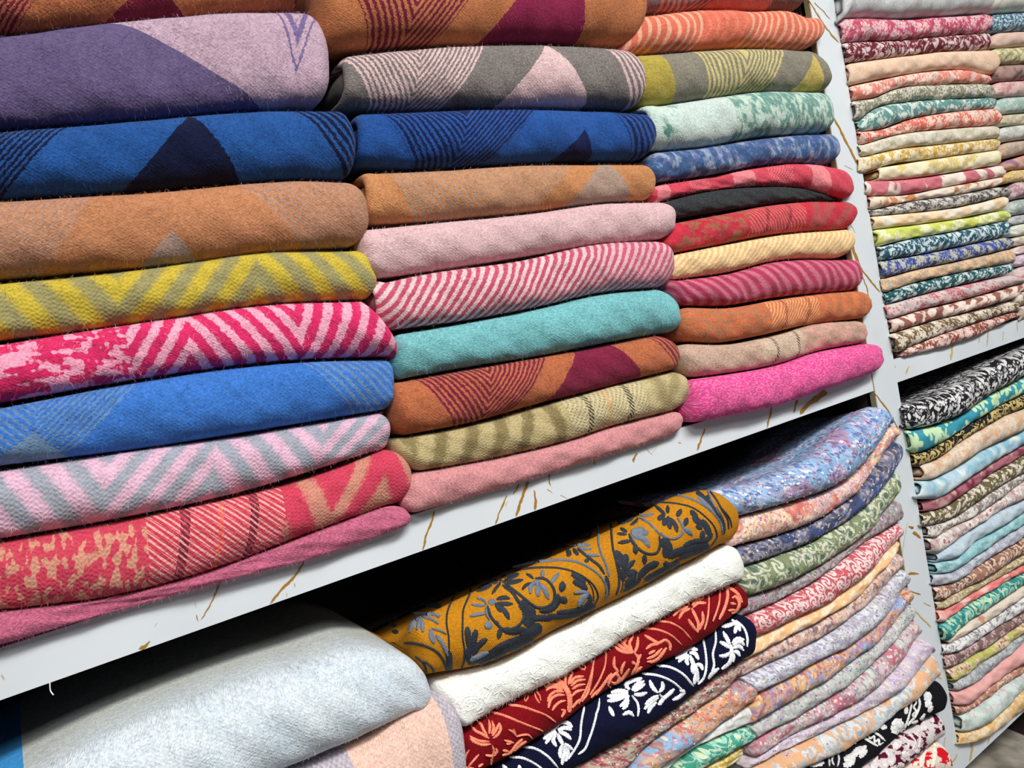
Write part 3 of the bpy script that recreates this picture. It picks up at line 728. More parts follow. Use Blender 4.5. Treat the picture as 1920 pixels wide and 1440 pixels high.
G5 = 'embroidered shawls in the middle of the lower shelf'
X5 = dict(nu=150, nv=30)
scarf('mustard shawl thickly embroidered in black and slate grey florals, top of middle lower stack', G5, [(775, 1165), (850, 1126), (962, 1074), (1075, 1024), (1187, 970), (1262, 930), (1312, 918)], [(800, 1262), (887, 1246), (1037, 1176), (1150, 1120), (1262, 1060), (1335, 1022)], L=(768, 1222), R=(1374, 965), key='mustard', kind='embro', crown=-.030, depth=.10, bulge=.46, power=2.1, pat=solid((196, 134, 26), (182, 118, 20)), **X5)
scarf('creamy white fluffy shawl with tone-on-tone embroidery, beneath the mustard one', G5, [(822, 1272), (900, 1243), (1037, 1180), (1150, 1124), (1262, 1064), (1350, 1020)], [(862, 1358), (925, 1322), (1037, 1270), (1150, 1202), (1262, 1139), (1362, 1094)], L=(818, 1318), R=(1382, 1052), key='white', kind='fluffy', bulge=.5, pat=solid((244, 244, 238), (238, 240, 234)), **X5)
scarf('deep red shawl with coral chain-stitch flowers, beneath the white shawl', G5, [(868, 1362), (925, 1326), (1037, 1274), (1150, 1206), (1262, 1143), (1372, 1094)], [(872, 1450), (962, 1402), (1019, 1367), (1112, 1302), (1187, 1259), (1300, 1202), (1380, 1142)], L=(846, 1410), R=(1394, 1118), key='red', kind='embro', bulge=.5, pat=solid((128, 8, 20), (112, 6, 18)), **X5)
scarf('navy blue shawl with white chain-stitch flowers, beneath the red shawl', G5, [(905, 1442), (962, 1406), (1019, 1371), (1112, 1306), (1187, 1263), (1300, 1206), (1378, 1150)], [(960, 1490), (1079, 1424), (1150, 1384), (1262, 1317), (1356, 1245), (1382, 1232)], L=(885, 1475), R=(1404, 1188), key='navy', kind='embro', bulge=.5, pat=solid((12, 17, 50), (9, 12, 38)), **X5)
X5b = dict(nu=110, nv=18, kind='thin')
GLT = dict(sequins=True)
scarf('red and sage tweedy scarf with tiny sequins, below the navy shawl', G5, [(965, 1494), (1079, 1428), (1150, 1388), (1262, 1321), (1350, 1256), (1374, 1238)], [(1050, 1495), (1160, 1432), (1233, 1373), (1300, 1329), (1350, 1294), (1376, 1268)], R=(1384, 1250), key='q1', pat=specks((176, 164, 146), [(196, 60, 80), (104, 100, 84), (224, 208, 200), (120, 40, 52)], 380, .8), **X5b)
scarf('peach glitter scarf with sky blue paisleys, below the red and sage tweed', G5, [(1055, 1499), (1165, 1436), (1236, 1377), (1303, 1332), (1352, 1298), (1390, 1272)], [(1130, 1500), (1210, 1446), (1300, 1389), (1350, 1352), (1397, 1318)], R=(1410, 1296), key='q2', pat=specks((224, 178, 140), [(204, 84, 84), (150, 180, 214), (240, 222, 200), (180, 120, 110)], 360, .5, [(134, 178, 216), (222, 166, 122)], 26), **X5b)
scarf('pale grey embossed thin scarf above the green one, middle lower stack', G5, [(1135, 1503), (1213, 1449), (1303, 1391), (1352, 1355), (1396, 1324)], [(1150, 1520), (1220, 1464), (1300, 1403), (1350, 1376), (1396, 1357)], R=(1404, 1338), pat=floral((206, 206, 204), (228, 228, 226), None, 55, .9, 'leaf'), **X5b)
scarf('sea green scarf with white dotted paisleys in the lower middle stack', G5, [(1154, 1523), (1224, 1467), (1303, 1406), (1352, 1379), (1396, 1361)], [(1200, 1530), (1250, 1480), (1312, 1438), (1360, 1412), (1404, 1386)], R=(1413, 1370), pat=floral((50, 156, 132), (160, 214, 196), (214, 226, 190), 60, .5, 'paisley'), **X5b)
scarf('mustard thin scarf tucked under the sea green one', G5, [(1205, 1533), (1254, 1484), (1315, 1441), (1360, 1415), (1385, 1402)], [(1230, 1550), (1280, 1500), (1337, 1450), (1370, 1432), (1388, 1418)], R=(1393, 1408), pat=floral((196, 160, 52), (232, 214, 150), None, 70, .6, 'flower'), **X5b)

G6 = 'thin glitter scarves curving up against the upright on the lower shelf'
X6 = dict(nu=110, nv=18, kind='thin')
lines6 = [
 [(1345, 915), (1400, 905), (1460, 880), (1520, 850), (1580, 795), (1625, 762)],
 [(1380, 968), (1475, 940), (1560, 908), (1612, 862), (1652, 798)],
 [(1372, 1023), (1475, 996), (1550, 960), (1600, 922), (1640, 868), (1668, 825)],
 [(1385, 1062), (1450, 1041), (1525, 1010), (1587, 970), (1632, 922), (1655, 885)],
 [(1392, 1119), (1450, 1100), (1525, 1063), (1600, 1012), (1645, 965), (1668, 935)],
 [(1385, 1156), (1450, 1128), (1525, 1086), (1600, 1030), (1650, 995), (1674, 978)],
 [(1408, 1194), (1475, 1163), (1550, 1127), (1610, 1080), (1650, 1038), (1676, 1012)],
 [(1390, 1236), (1450, 1203), (1525, 1165), (1600, 1120), (1650, 1062), (1670, 1036)],
 [(1385, 1267), (1450, 1237), (1512, 1206), (1575, 1168), (1632, 1122), (1680, 1065)],
 [(1410, 1296), (1455, 1277), (1525, 1240), (1600, 1200), (1662, 1140), (1692, 1098)],
 [(1396, 1356), (1450, 1328), (1512, 1292), (1575, 1250), (1650, 1192), (1697, 1130)],
 [(1414, 1382), (1500, 1336), (1550, 1305), (1625, 1250), (1675, 1196), (1700, 1162)],
 [(1410, 1418), (1490, 1373), (1562, 1335), (1625, 1298), (1687, 1230), (1712, 1192)],
 [(1398, 1440), (1500, 1390), (1587, 1347), (1675, 1297), (1712, 1252), (1734, 1222)],
 [(1420, 1480), (1512, 1434), (1582, 1402), (1662, 1345), (1710, 1310), (1742, 1272)],
 [(1500, 1500), (1545, 1465), (1600, 1430), (1645, 1400), (1690, 1366), (1742, 1335)],
 [(1560, 1530), (1600, 1500), (1650, 1456), (1712, 1412), (1745, 1385)],
 [(1620, 1560), (1660, 1520), (1700, 1485), (1752, 1450)],
]
GR = dict
specs6 = [
 ('sky blue and lilac glittery shawl, top fold of the fanned lower stack beside the upright', (1325, 955), (1666, 782), specks((126, 172, 214), [(214, 190, 220), (150, 84, 120), (230, 236, 244), (70, 104, 170)], 330, .55, [(140, 186, 224), (176, 140, 176)], 24), 's0'),
 ('peach and lilac sequinned scarf directly under the sky blue shawl', (1350, 1008), (1680, 806), specks((218, 186, 184), [(200, 96, 100), (160, 150, 190), (240, 224, 208), (222, 140, 110)], 340, .5, [(238, 206, 170), (204, 92, 84)], 26), 's1'),
 ('navy and grey patterned scarf, third in the fanned lower stack', (1374, 1040), (1660, 860), specks((150, 146, 158), [(48, 64, 112), (206, 190, 178), (100, 110, 150), (60, 60, 84)], 300, .7, [(52, 70, 120)], 36), 's2'),
 ('sage green paisley scarf with cream swirls in the fanned lower stack', (1376, 1090), (1672, 890), floral((132, 144, 104), (206, 208, 186), (90, 110, 96), 58, .8, 'paisley'), 's3'),
 ('thin grey scarf with faint rose flecks in the fanned lower stack', (1380, 1140), (1682, 958), specks((158, 154, 156), [(184, 96, 112), (196, 196, 198), (110, 104, 108)], 380, .5), 's4'),
 ('raspberry and white damask scarf in the fanned lower stack', (1394, 1172), (1684, 998), floral((196, 70, 82), (236, 208, 208), None, 75, .9, 'paisley'), 's5'),
 ('soft apricot orange scarf with pale roses in the fanned lower stack', (1386, 1222), (1674, 1030), floral((238, 184, 124), (246, 216, 184), None, 42, .6, 'flower'), 's6'),
 ('beige and lilac fine patterned scarf beneath the apricot one', (1372, 1256), (1684, 1046), specks((212, 186, 172), [(200, 120, 84), (150, 160, 190), (236, 216, 206), (120, 90, 100)], 350, .5), 's7'),
 ('silver grey floral scarf, widest pale fold of the fanned stack', (1394, 1285), (1698, 1080), specks((198, 196, 206), [(150, 140, 152), (226, 230, 236), (170, 160, 190)], 380, .6, [(214, 218, 228)], 30), 's8'),
 ('terracotta and blue patterned scarf beneath the silver grey one', (1398, 1330), (1701, 1116), specks((210, 160, 132), [(184, 84, 74), (130, 164, 210), (232, 200, 160), (150, 130, 180)], 330, .6, [(228, 176, 110), (140, 172, 212)], 30), 's9'),
 ('pale mint grey scarf with fine grey florals in the fanned stack', (1408, 1370), (1705, 1146), specks((188, 200, 194), [(140, 136, 146), (212, 222, 218), (200, 170, 180)], 380, .5), 's10'),
 ('white and rose glitter scarf with a raspberry corner near the upright', (1405, 1402), (1717, 1176), specks((206, 190, 194), [(190, 80, 110), (226, 222, 220), (150, 160, 160)], 350, .5, [(196, 206, 202), (200, 110, 130)], 22), 's11'),
 ('pale lilac floral scarf touching the upright, lower right of fanned stack', (1396, 1432), (1738, 1216), specks((214, 198, 214), [(184, 160, 200), (236, 226, 220), (190, 180, 170)], 360, .5), 's12'),
 ('peach and aqua swirled scarf just above the black embroidered shawl', (1405, 1462), (1747, 1248), floral((226, 172, 126), (214, 218, 220), (170, 184, 196), 44, .5, 'paisley', third=(190, 200, 204)), 's13'),
 ('black shawl with thick white embroidery at the bottom beside the upright', (1480, 1480), (1754, 1300), solid((14, 14, 20), (20, 20, 26)), 'blk'),
 ('maroon shawl almost covered by white embroidery, under the black one', (1560, 1505), (1756, 1356), blotch((218, 208, 208), (92, 14, 44), 85, .53, 1.0, .04), 'mrn'),
 ('red shawl with cream embroidered petals at the very bottom by the upright', (1610, 1540), (1760, 1415), blotch((226, 212, 196), (204, 20, 40), 80, .53, 1.0, .04), 'rdw'),
]
for i, (lab, Lp, Rp, pat, key) in enumerate(specs6):
    kw = dict(X6)
    if i >= 14: kw.update(kind='embro', nv=22)
    if i == 0: kw.update(crown=-.012, depth=.12, nv=26, nu=140)
    if i in (3, 5): kw['kind'] = 'thin'
    scarf(lab, G6, lines6[i] if i == 0 else [(x + .5, y + 1) for x, y in lines6[i]], lines6[i + 1], L=Lp, R=Rp, pat=pat, key=key, bulge=.5, power=2.1, **kw)

# ------------------------------------------------------------------ right bay, upper shelf: printed scarves
G7 = 'thin printed scarves in the first stack right of the upright'
W_ = (232, 222, 212)
c1 = [  # label, bottom crease, left tip x, right tip, pattern
 ('pale silver grey printed scarf, topmost right of the upright', [(1575, 37), (1605, 36), (1675, 38), (1762, 33), (1835, 28)], (1562, 20), (1842, 5), floral((196, 198, 200), (214, 214, 214), None, 60, .5)),
 ('raspberry pink scarf with white florals, second from top right of the upright', [(1585, 81), (1675, 77), (1762, 69), (1842, 63)], (1570, 62), (1853, 42), floral((196, 52, 96), (232, 190, 200), (220, 150, 130), 62, .85)),
 ('dark burgundy scarf with white leaves, third from top right of the upright', [(1592, 119), (1675, 108), (1762, 98), (1842, 95)], (1578, 100), (1852, 80), floral((112, 14, 38), (226, 204, 204), None, 66, .85, 'leaf')),
 ('plain peachy beige scarf with faint flowers, right of the upright', [(1595, 161), (1653, 149), (1719, 137), (1806, 133), (1848, 142)], (1584, 142), (1863, 122), floral((232, 194, 162), (238, 206, 180), None, 40, .5)),
 ('coral and cream printed scarf under the plain peachy one', [(1600, 189), (1636, 184), (1675, 168), (1762, 159), (1845, 158)], (1592, 178), (1856, 150), floral((228, 124, 104), (240, 212, 196), None, 60, .7)),
 ('grey green scarf with tiny cream florals, right of the upright', [(1606, 228), (1640, 203), (1697, 192), (1784, 186), (1852, 184)], (1594, 210), (1862, 172), floral((146, 142, 118), (222, 218, 204), (120, 116, 90), 95, .95)),
 ('teal and white floral scarf in the stack right of the upright', [(1612, 247), (1645, 244), (1697, 226), (1784, 210), (1855, 204)], (1602, 238), (1865, 194), floral((96, 148, 146), (218, 226, 216), None, 58, .8, 'leaf')),
 ('red-orange scarf with cream flowers, right of the upright', [(1614, 272), (1675, 254), (1762, 243), (1858, 236)], (1604, 258), (1870, 222), floral((222, 88, 66), (240, 206, 188), None, 70, .85)),
 ('beige grey scarf with faint scrolls, right of the upright', [(1618, 294), (1675, 281), (1762, 271), (1860, 260)], (1606, 282), (1870, 250), floral((206, 196, 174), (226, 218, 200), None, 48, .6)),
 ('mustard yellow scarf with white blossoms, opened end beside the upright', [(1620, 325), (1653, 313), (1762, 296), (1862, 282)], (1604, 310), (1872, 272), floral((208, 166, 60), (238, 226, 196), None, 60, .85)),
 ('cream scarf with pale yellow blotches under the mustard yellow one', [(1655, 339), (1719, 334), (1785, 324), (1860, 312)], (1642, 328), (1871, 298), floral((234, 222, 186), (222, 196, 118), None, 50, .6, fine=False)),
 ('white scarf with dusty rose blocks, right of the upright', [(1632, 368), (1691, 366), (1766, 352), (1870, 333)], (1618, 352), (1883, 318), blotch((236, 220, 208), (210, 104, 118), 28, .5, .4, .03)),
 ('thin cream and orange scarf above the charcoal floral one', [(1634, 394), (1710, 377), (1785, 367), (1860, 352)], (1624, 382), (1869, 344), blotch((232, 214, 194), (204, 128, 76), 40, .5, .5, .05)),
 ('charcoal grey scarf with white sprigs, right of the upright', [(1640, 405), (1710, 399), (1785, 390), (1878, 368)], (1628, 399), (1888, 360), floral((90, 84, 86), (216, 210, 202), None, 75, .8)),
 ('cream scarf with pale peach strokes above the lime one', [(1642, 430), (1710, 422), (1785, 412), (1872, 395)], (1632, 418), (1881, 384), blotch((236, 224, 204), (240, 206, 160), 45, .55, .5, .08)),
 ('lime yellow scarf with white petals, right of the upright', [(1646, 463), (1691, 451), (1766, 438), (1878, 415)], (1636, 448), (1889, 404), floral((206, 214, 92), (236, 236, 190), None, 50, .7, fine=False)),
 ('dark teal scarf with white leaves directly under the lime one', [(1652, 489), (1710, 480), (1785, 465), (1878, 445)], (1642, 474), (1888, 432), floral((18, 84, 102), (214, 228, 232), None, 70, .85, 'leaf')),
 ('royal blue scarf with yellow and grey blossoms, right of the upright', [(1656, 522), (1710, 507), (1785, 492), (1885, 468)], (1646, 505), (1896, 455), floral((50, 72, 158), (204, 200, 160), (160, 176, 200), 80, .8)),
 ('beige grey scarf with orange blossoms under the royal blue one', [(1660, 549), (1691, 537), (1766, 518), (1890, 494)], (1648, 535), (1901, 482), floral((182, 164, 144), (226, 190, 150), (236, 164, 84), 70, .8)),
 ('deep teal scarf with white grasses, second teal one right of upright', [(1664, 570), (1710, 557), (1785, 538), (1878, 517)], (1653, 560), (1888, 503), floral((14, 82, 88), (206, 220, 220), None, 66, .75, 'leaf')),
 ('pale grey scarf with red buds, right of the upright', [(1670, 598), (1729, 580), (1804, 562), (1900, 534)], (1656, 585), (1916, 522), floral((206, 194, 192), (196, 72, 92), (226, 160, 160), 62, .5)),
 ('brown scarf with white round petals, third from bottom right of the upright', [(1676, 623), (1729, 606), (1804, 587), (1880, 565)], (1664, 612), (1890, 552), blotch((150, 92, 78), (236, 214, 200), 62, .5, .6, .05)),
 ('olive brown scarf with white daisies, second from bottom right of upright', [(1684, 660), (1729, 640), (1794, 616), (1895, 585)], (1667, 645), (1907, 575), floral((112, 88, 52), (230, 216, 198), None, 64, .95)),
 ('rust brown scarf with cream florals, bottom on the marble board right of upright', [(1700, 668), (1747, 656), (1822, 633), (1902, 594)], (1690, 664), (1913, 592), floral((140, 66, 46), (232, 200, 190), None, 64, .9)),
]
prev = [(1575, -30), (1605, -30), (1762, -35), (1835, -36)]
for i, (lab, bot, Lp, Rp, pat) in enumerate(c1):
    x0 = max(prev[0][0], bot[0][0]) if abs(prev[0][0] - bot[0][0]) > 14 else prev[0][0]
    pts = prev
    if abs(prev[0][0] - bot[0][0]) > 14:   # the fold begins at a different x: trim the upper crease
        x0 = bot[0][0]; ys = np.interp(x0, [p[0] for p in prev], [p[1] for p in prev]); pts = [(x0, float(ys))] + [p for p in prev if p[0] > x0 + 12]
    pts = [(x, y + .6) for x, y in pts]
    if i == 23: pts = [(1700, 652), (1747, 634), (1800, 615), (1895, 586)]
    last = dict(yoff=-.002, rest=1.341) if i == 23 else {}
    op = i not in (23,)
    scarf(lab, G7, pts, bot, L=Lp, R=Rp, pat=pat, kind='thin', nu=90, nv=16, open_left=op, inner=op, bulge=.45, power=2.3, key='r%d' % i, **last)
    prev = bot
G8 = 'printed scarves in the far stack at the right edge of the photo'
X8 = dict(nu=60, nv=14, kind='thin', bulge=.45)
t8 = [
 ('cream printed scarf, topmost at the right edge', 28, 25, 1838, floral((222, 220, 206), (232, 230, 220), None, 60, .5)),
 ('petrol blue scarf with white confetti leaves at the right edge', 62, 60, 1848, floral((26, 100, 128), (206, 222, 226), None, 110, .95, 'leaf')),
 ('plain pinkish beige scarf at the right edge, third from top', 91, 89, 1856, solid((226, 192, 176), (218, 184, 168))),
 ('olive and cream mottled scarf at the right edge', 123, 121, 1852, floral((160, 152, 80), (222, 214, 180), None, 90, .9)),
 ('mauve brown scarf with dark blotches at the right edge', 154, 151, 1860, blotch((170, 134, 124), (106, 84, 84), 50, .55, .8, .1)),
 ('pale pink scarf with rose florals at the right edge', 184, 180, 1858, floral((222, 190, 182), (206, 140, 144), None, 60, .6)),
 ('aqua mint scarf with grey florals at the right edge', 216, 211, 1864, floral((156, 188, 176), (206, 214, 204), None, 60, .6)),
 ('thin sand beige patterned scarf at the right edge', 238, 232, 1866, floral((190, 178, 144), (216, 206, 180), None, 80, .8)),
 ('silver grey scarf with white sprays at the right edge', 267, 261, 1868, floral((186, 188, 180), (216, 216, 210), None, 70, .8)),
 ('tan pink scarf with grey swirls at the right edge', 298, 286, 1872, floral((204, 168, 148), (168, 158, 140), None, 60, .6)),
 ('peach scarf with mauve patches at the right edge', 320, 316, 1880, blotch((208, 156, 134), (156, 110, 140), 40, .55, .8, .08)),
 ('yellow ochre speckled scarf at the right edge', 348, 338, 1882, floral((212, 186, 90), (232, 208, 160), (190, 120, 110), 80, .8)),
 ('dusky mauve scarf at the right edge', 376, 370, 1888, floral((170, 128, 138), (206, 184, 186), None, 60, .6)),
 ('grey aqua scarf with sequins at the right edge', 405, 399, 1888, floral((158, 172, 166), (198, 204, 198), None, 60, .6)),
 ('slate grey thin scarf at the right edge', 422, 416, 1890, floral((160, 162, 166), (196, 196, 196), None, 70, .6)),
 ('off-white scarf with a green tinge at the right edge', 443, 438, 1892, floral((214, 218, 200), (226, 226, 214), None, 50, .5)),
 ('warm beige thin scarf at the right edge', 462, 456, 1894, floral((198, 184, 160), (222, 210, 190), None, 70, .6)),
 ('pale rose thin scarf at the right edge', 481, 472, 1898, floral((216, 184, 180), (226, 206, 200), None, 60, .6)),
 ('lilac thin scarf at the right edge', 501, 494, 1896, floral((190, 164, 186), (214, 196, 208), None, 60, .6)),
 ('grey pink thin scarf at the right edge, fourth from the bottom', 528, 517, 1898, floral((204, 178, 176), (222, 204, 200), None, 60, .6)),
 ('cream white thin scarf at the right edge, third from the bottom', 551, 541, 1905, floral((220, 208, 196), (232, 224, 216), None, 60, .6)),
 ('brown and white dotted scarf at the right edge, second from the bottom', 573, 567, 1898, blotch((150, 120, 100), (226, 212, 200), 80, .5, .8, .06)),
 ('light taupe scarf, bottom at the right edge on the marble board', 603, 592, 1924, floral((196, 176, 158), (222, 208, 194), None, 60, .6)),
]
pl, pr = -30, -34
for i, (lab, yl, yr, xl, pat) in enumerate(t8):
    xa = xl + 14
    xa = min(xa, 1908); vp = lambda x, y: y + (215 - y) * (x - 1935) / (3100 - 1935)
    f = lambda ya, yb: [(xa, ya if xa < 1895 else vp(xa, yb)), (1935, yb), (2045, vp(2045, yb))]
    scarf(lab, G8, f(pl + .6, pr + .6), f(yl, yr), L=(xl, (pl + yl) / 2 + 2), pat=pat, key='t%d' % i, **({**X8, 'rest': 1.341} if i == 22 else X8))
    pl, pr = yl, yr

# ------------------------------------------------------------------ right bay, lower shelf
G9 = 'printed scarves in the stack at the lower right'
d9 = [
 ('black scarf with dense white leaf print, topmost of the lower right stack', [(1705, 806), (1742, 798), (1792, 778), (1842, 744), (1920, 702)], (1683, 782), floral((18, 18, 26), (226, 226, 228), None, 78, 1.0, 'leaf')),
 ('turquoise scarf with pale green maple leaves, second in lower right stack', [(1712, 851), (1742, 840), (1808, 799), (1867, 763), (1920, 735)], (1694, 826), floral((26, 146, 170), (196, 226, 176), None, 36, .8, 'flower', fine=False)),
 ('black scarf with gold ornaments under the turquoise one', [(1722, 873), (1750, 861), (1808, 821), (1867, 786), (1920, 763)], (1706, 862), floral((24, 22, 26), (196, 172, 100), None, 50, .75, 'paisley')),
 ('cream scarf with orange and beige florals, lower right stack', [(1738, 900), (1761, 890), (1833, 846), (1883, 821), (1920, 803)], (1722, 886), floral((222, 204, 184), (206, 172, 140), (230, 160, 100), 55, .6)),
 ('light sky blue scarf with white clouds of pattern, lower right stack', [(1726, 937), (1748, 936), (1792, 907), (1839, 877), (1920, 831)], (1712, 918), blotch((130, 184, 204), (214, 228, 226), 42, .52, .8, .2, third=(176, 200, 222))),
 ('maroon and dusty rose scarf, lower right stack', [(1738, 959), (1761, 953), (1800, 927), (1854, 890), (1920, 850)], (1724, 950), blotch((166, 92, 106), (128, 26, 56), 40, .55, .8, .1, third=(190, 150, 146))),
 ('olive and white leaf print scarf under the maroon one', [(1734, 987), (1761, 979), (1792, 965), (1839, 930), (1920, 884)], (1720, 975), floral((104, 92, 56), (226, 216, 200), None, 62, .95, 'leaf')),
 ('grey scarf with white round seed heads, lower right stack', [(1746, 1008), (1764, 998), (1823, 968), (1886, 923), (1920, 900)], (1732, 996), floral((140, 132, 126), (222, 214, 208), None, 62, .95)),
 ('white and dusty pink scarf with grey crescents, lower right stack', [(1752, 1040), (1775, 1022), (1823, 989), (1886, 950), (1920, 933)], (1736, 1022), floral((196, 180, 176), (228, 220, 214), (180, 110, 116), 45, .8)),
 ('plain pale powder blue scarf, lower right stack', [(1762, 1052), (1778, 1049), (1823, 1017), (1870, 989), (1920, 957)], (1750, 1046), floral((176, 196, 210), (190, 206, 218), None, 70, .5)),
 ('aqua scarf with a white rolled end by the upright, lower right stack', [(1762, 1075), (1778, 1073), (1823, 1044), (1886, 1001), (1920, 982)], (1748, 1066), floral((128, 184, 192), (168, 206, 210), None, 70, .5)),
 ('lilac grey mottled scarf, lower right stack', [(1756, 1098), (1778, 1093), (1823, 1065), (1886, 1025), (1920, 1004)], (1742, 1086), floral((158, 160, 176), (192, 196, 206), None, 70, .8)),
 ('brown paisley scarf with a white curl by the upright, lower right stack', [(1760, 1126), (1792, 1110), (1839, 1085), (1886, 1056), (1920, 1036)], (1747, 1112), floral((160, 112, 88), (222, 196, 180), (110, 66, 48), 55, .8, 'paisley')),
 ('khaki paisley thin scarf beneath the brown one', [(1764, 1142), (1792, 1128), (1839, 1101), (1886, 1074), (1920, 1056)], (1752, 1136), floral((170, 148, 108), (214, 200, 166), None, 60, .7, 'paisley')),
 ('salmon pink scarf with a white patch, lower right stack', [(1764, 1167), (1792, 1147), (1854, 1107), (1920, 1072)], (1752, 1155), blotch((226, 116, 112), (240, 188, 178), 35, .56, .8, .1)),
 ('teal scarf with cream swirls, lower right stack', [(1772, 1199), (1792, 1180), (1839, 1147), (1880, 1118), (1920, 1096)], (1758, 1186), floral((24, 136, 136), (190, 222, 180), (120, 190, 180), 45, .75, 'paisley')),
 ('cream scarf with brick red lines under the teal one', [(1780, 1204), (1823, 1180), (1870, 1149), (1920, 1115)], (1772, 1203), blotch((222, 206, 190), (204, 140, 110), 40, .6, .8, .05)),
 ('white scarf with black twigs, lower right stack', [(1776, 1225), (1807, 1213), (1854, 1182), (1920, 1143)], (1762, 1218), floral((224, 222, 222), (120, 116, 124), None, 45, .35, 'leaf')),
 ('dark brown and pink fine print scarf, lower right stack', [(1778, 1250), (1800, 1241), (1854, 1206), (1920, 1163)], (1765, 1242), floral((122, 98, 92), (206, 178, 176), (150, 80, 90), 80, .8)),
 ('chartreuse scarf with beige flowers, lower right stack', [(1787, 1275), (1802, 1267), (1854, 1230), (1920, 1184)], (1773, 1266), floral((190, 188, 96), (222, 206, 176), (190, 70, 90), 62, .7)),
 ('grey speckled thin scarf above the plain pink one', [(1790, 1294), (1816, 1283), (1850, 1259), (1920, 1200)], (1780, 1286), floral((150, 154, 158), (190, 192, 196), None, 90, .8)),
 ('plain salmon pink scarf, lower right stack near the bottom board', [(1795, 1322), (1806, 1321), (1836, 1298), (1877, 1267), (1920, 1241)], (1780, 1308), solid((226, 156, 152), (232, 170, 164), .5, 60)),
 ('rosy brown paisley scarf under the plain salmon one', [(1800, 1340), (1816, 1331), (1850, 1305), (1890, 1277), (1920, 1258)], (1786, 1330), floral((186, 130, 108), (226, 192, 170), (150, 84, 70), 62, .8, 'paisley')),
 ('pale aqua white scarf, second from bottom of the lower right stack', [(1812, 1370), (1826, 1365), (1863, 1337), (1920, 1287)], (1796, 1356), floral((206, 220, 214), (178, 206, 198), (214, 170, 180), 50, .5)),
 ('cream and amber scarf lying on the bottom marble board', [(1805, 1394), (1829, 1389), (1863, 1365), (1920, 1324)], (1792, 1386), floral((228, 206, 166), (226, 176, 92), (200, 160, 130), 45, .6)),
]
prev = [(1705, 757), (1742, 742), (1808, 708), (1875, 670), (1920, 650)]
for i, (lab, bot, Lp, pat) in enumerate(d9):
    pts = prev
    if abs(prev[0][0] - bot[0][0]) > 9:
        x0 = bot[0][0]
        if x0 > prev[0][0]:
            ys = np.interp(x0, [p[0] for p in prev], [p[1] for p in prev]); pts = [(x0, float(ys))] + [p for p in prev if p[0] > x0 + 10]
    pts = [(x, y + .6) for x, y in pts]
    kw = dict(ext=('r', 42), nu=80, nv=16, kind='thin', bulge=.48, open_left=True, inner=True)
    if i == 0: kw.update(nu=120, nv=26, crown=-.006, depth=.12)
    if i == 24: kw.update(rest=.8705, yoff=-.001)
    scarf(lab, G9, pts, bot, L=Lp, pat=pat, key='d%d' % i, **kw)
    prev = bot
scarf('blurred taupe mottled shawl in the bay below, at the lower right corner', 'shawls in the lowest bay', [(1790, 1560), (1860, 1505), (1920, 1460), (1980, 1415)], [(1810, 1640), (1880, 1590), (1940, 1540), (2000, 1490)], key='e0', nu=60, nv=20, kind='thin', crown=.02, depth=.14, pat=blotch((112, 104, 94), (164, 156, 142), 22, .5, 1.0, .25))

# ------------------------------------------------------------------ raised embroidery, sequins and loose fibres (parts of their scarves)
CAM = Vector((0, -CAMD, CAMZ))
def bvh_of(key):
    o, me = REG[key][0], REG[key][1]
    return BVHTree.FromPolygons([v.co.copy() for v in me.vertices], [tuple(p.vertices) for p in me.polygons])
def hit(bv, px, py):
    r = Vector(ray(px, py).tolist()); r.normalize()
    loc, nor, idx, dist = bv.ray_cast(CAM, r)
    if loc is None: return None
    if nor.dot(r) > 0: nor = -nor
    return loc, nor
THREAD = {}
def thread(rgb):
    if rgb not in THREAD:
        m, b = base_mat('thread_%d_%d_%d' % rgb, .7, .3); t = m.node_tree
        g = t.nodes.new('ShaderNodeNewGeometry'); n = t.nodes.new('ShaderNodeTexNoise'); n.inputs['Scale'].default_value = 900; n.inputs['Detail'].default_value = 2
        n2 = t.nodes.new('ShaderNodeTexNoise'); n2.inputs['Scale'].default_value = 260; n2.inputs['Detail'].default_value = 1
        t.links.new(g.outputs['Position'], n.inputs['Vector']); t.links.new(g.outputs['Position'], n2.inputs['Vector'])
        e = E(t, n.outputs['Fac']) * .9 + E(t, n2.outputs['Fac']) * .8 + .15
        vm = t.nodes.new('ShaderNodeVectorMath'); vm.operation = 'SCALE'; vm.inputs[0].default_value = s2l(rgb)[:3]
        t.links.new(e.k, vm.inputs['Scale']); t.links.new(vm.outputs[0], b.inputs['Base Color'])
        bn = t.nodes.new('ShaderNodeBump'); bn.inputs['Distance'].default_value = .0008; bn.inputs['Strength'].default_value = .9
        t.links.new(n.outputs['Fac'], bn.inputs['Height']); t.links.new(bn.outputs[0], b.inputs['Normal'])
        THREAD[rgb] = m
    return THREAD[rgb]
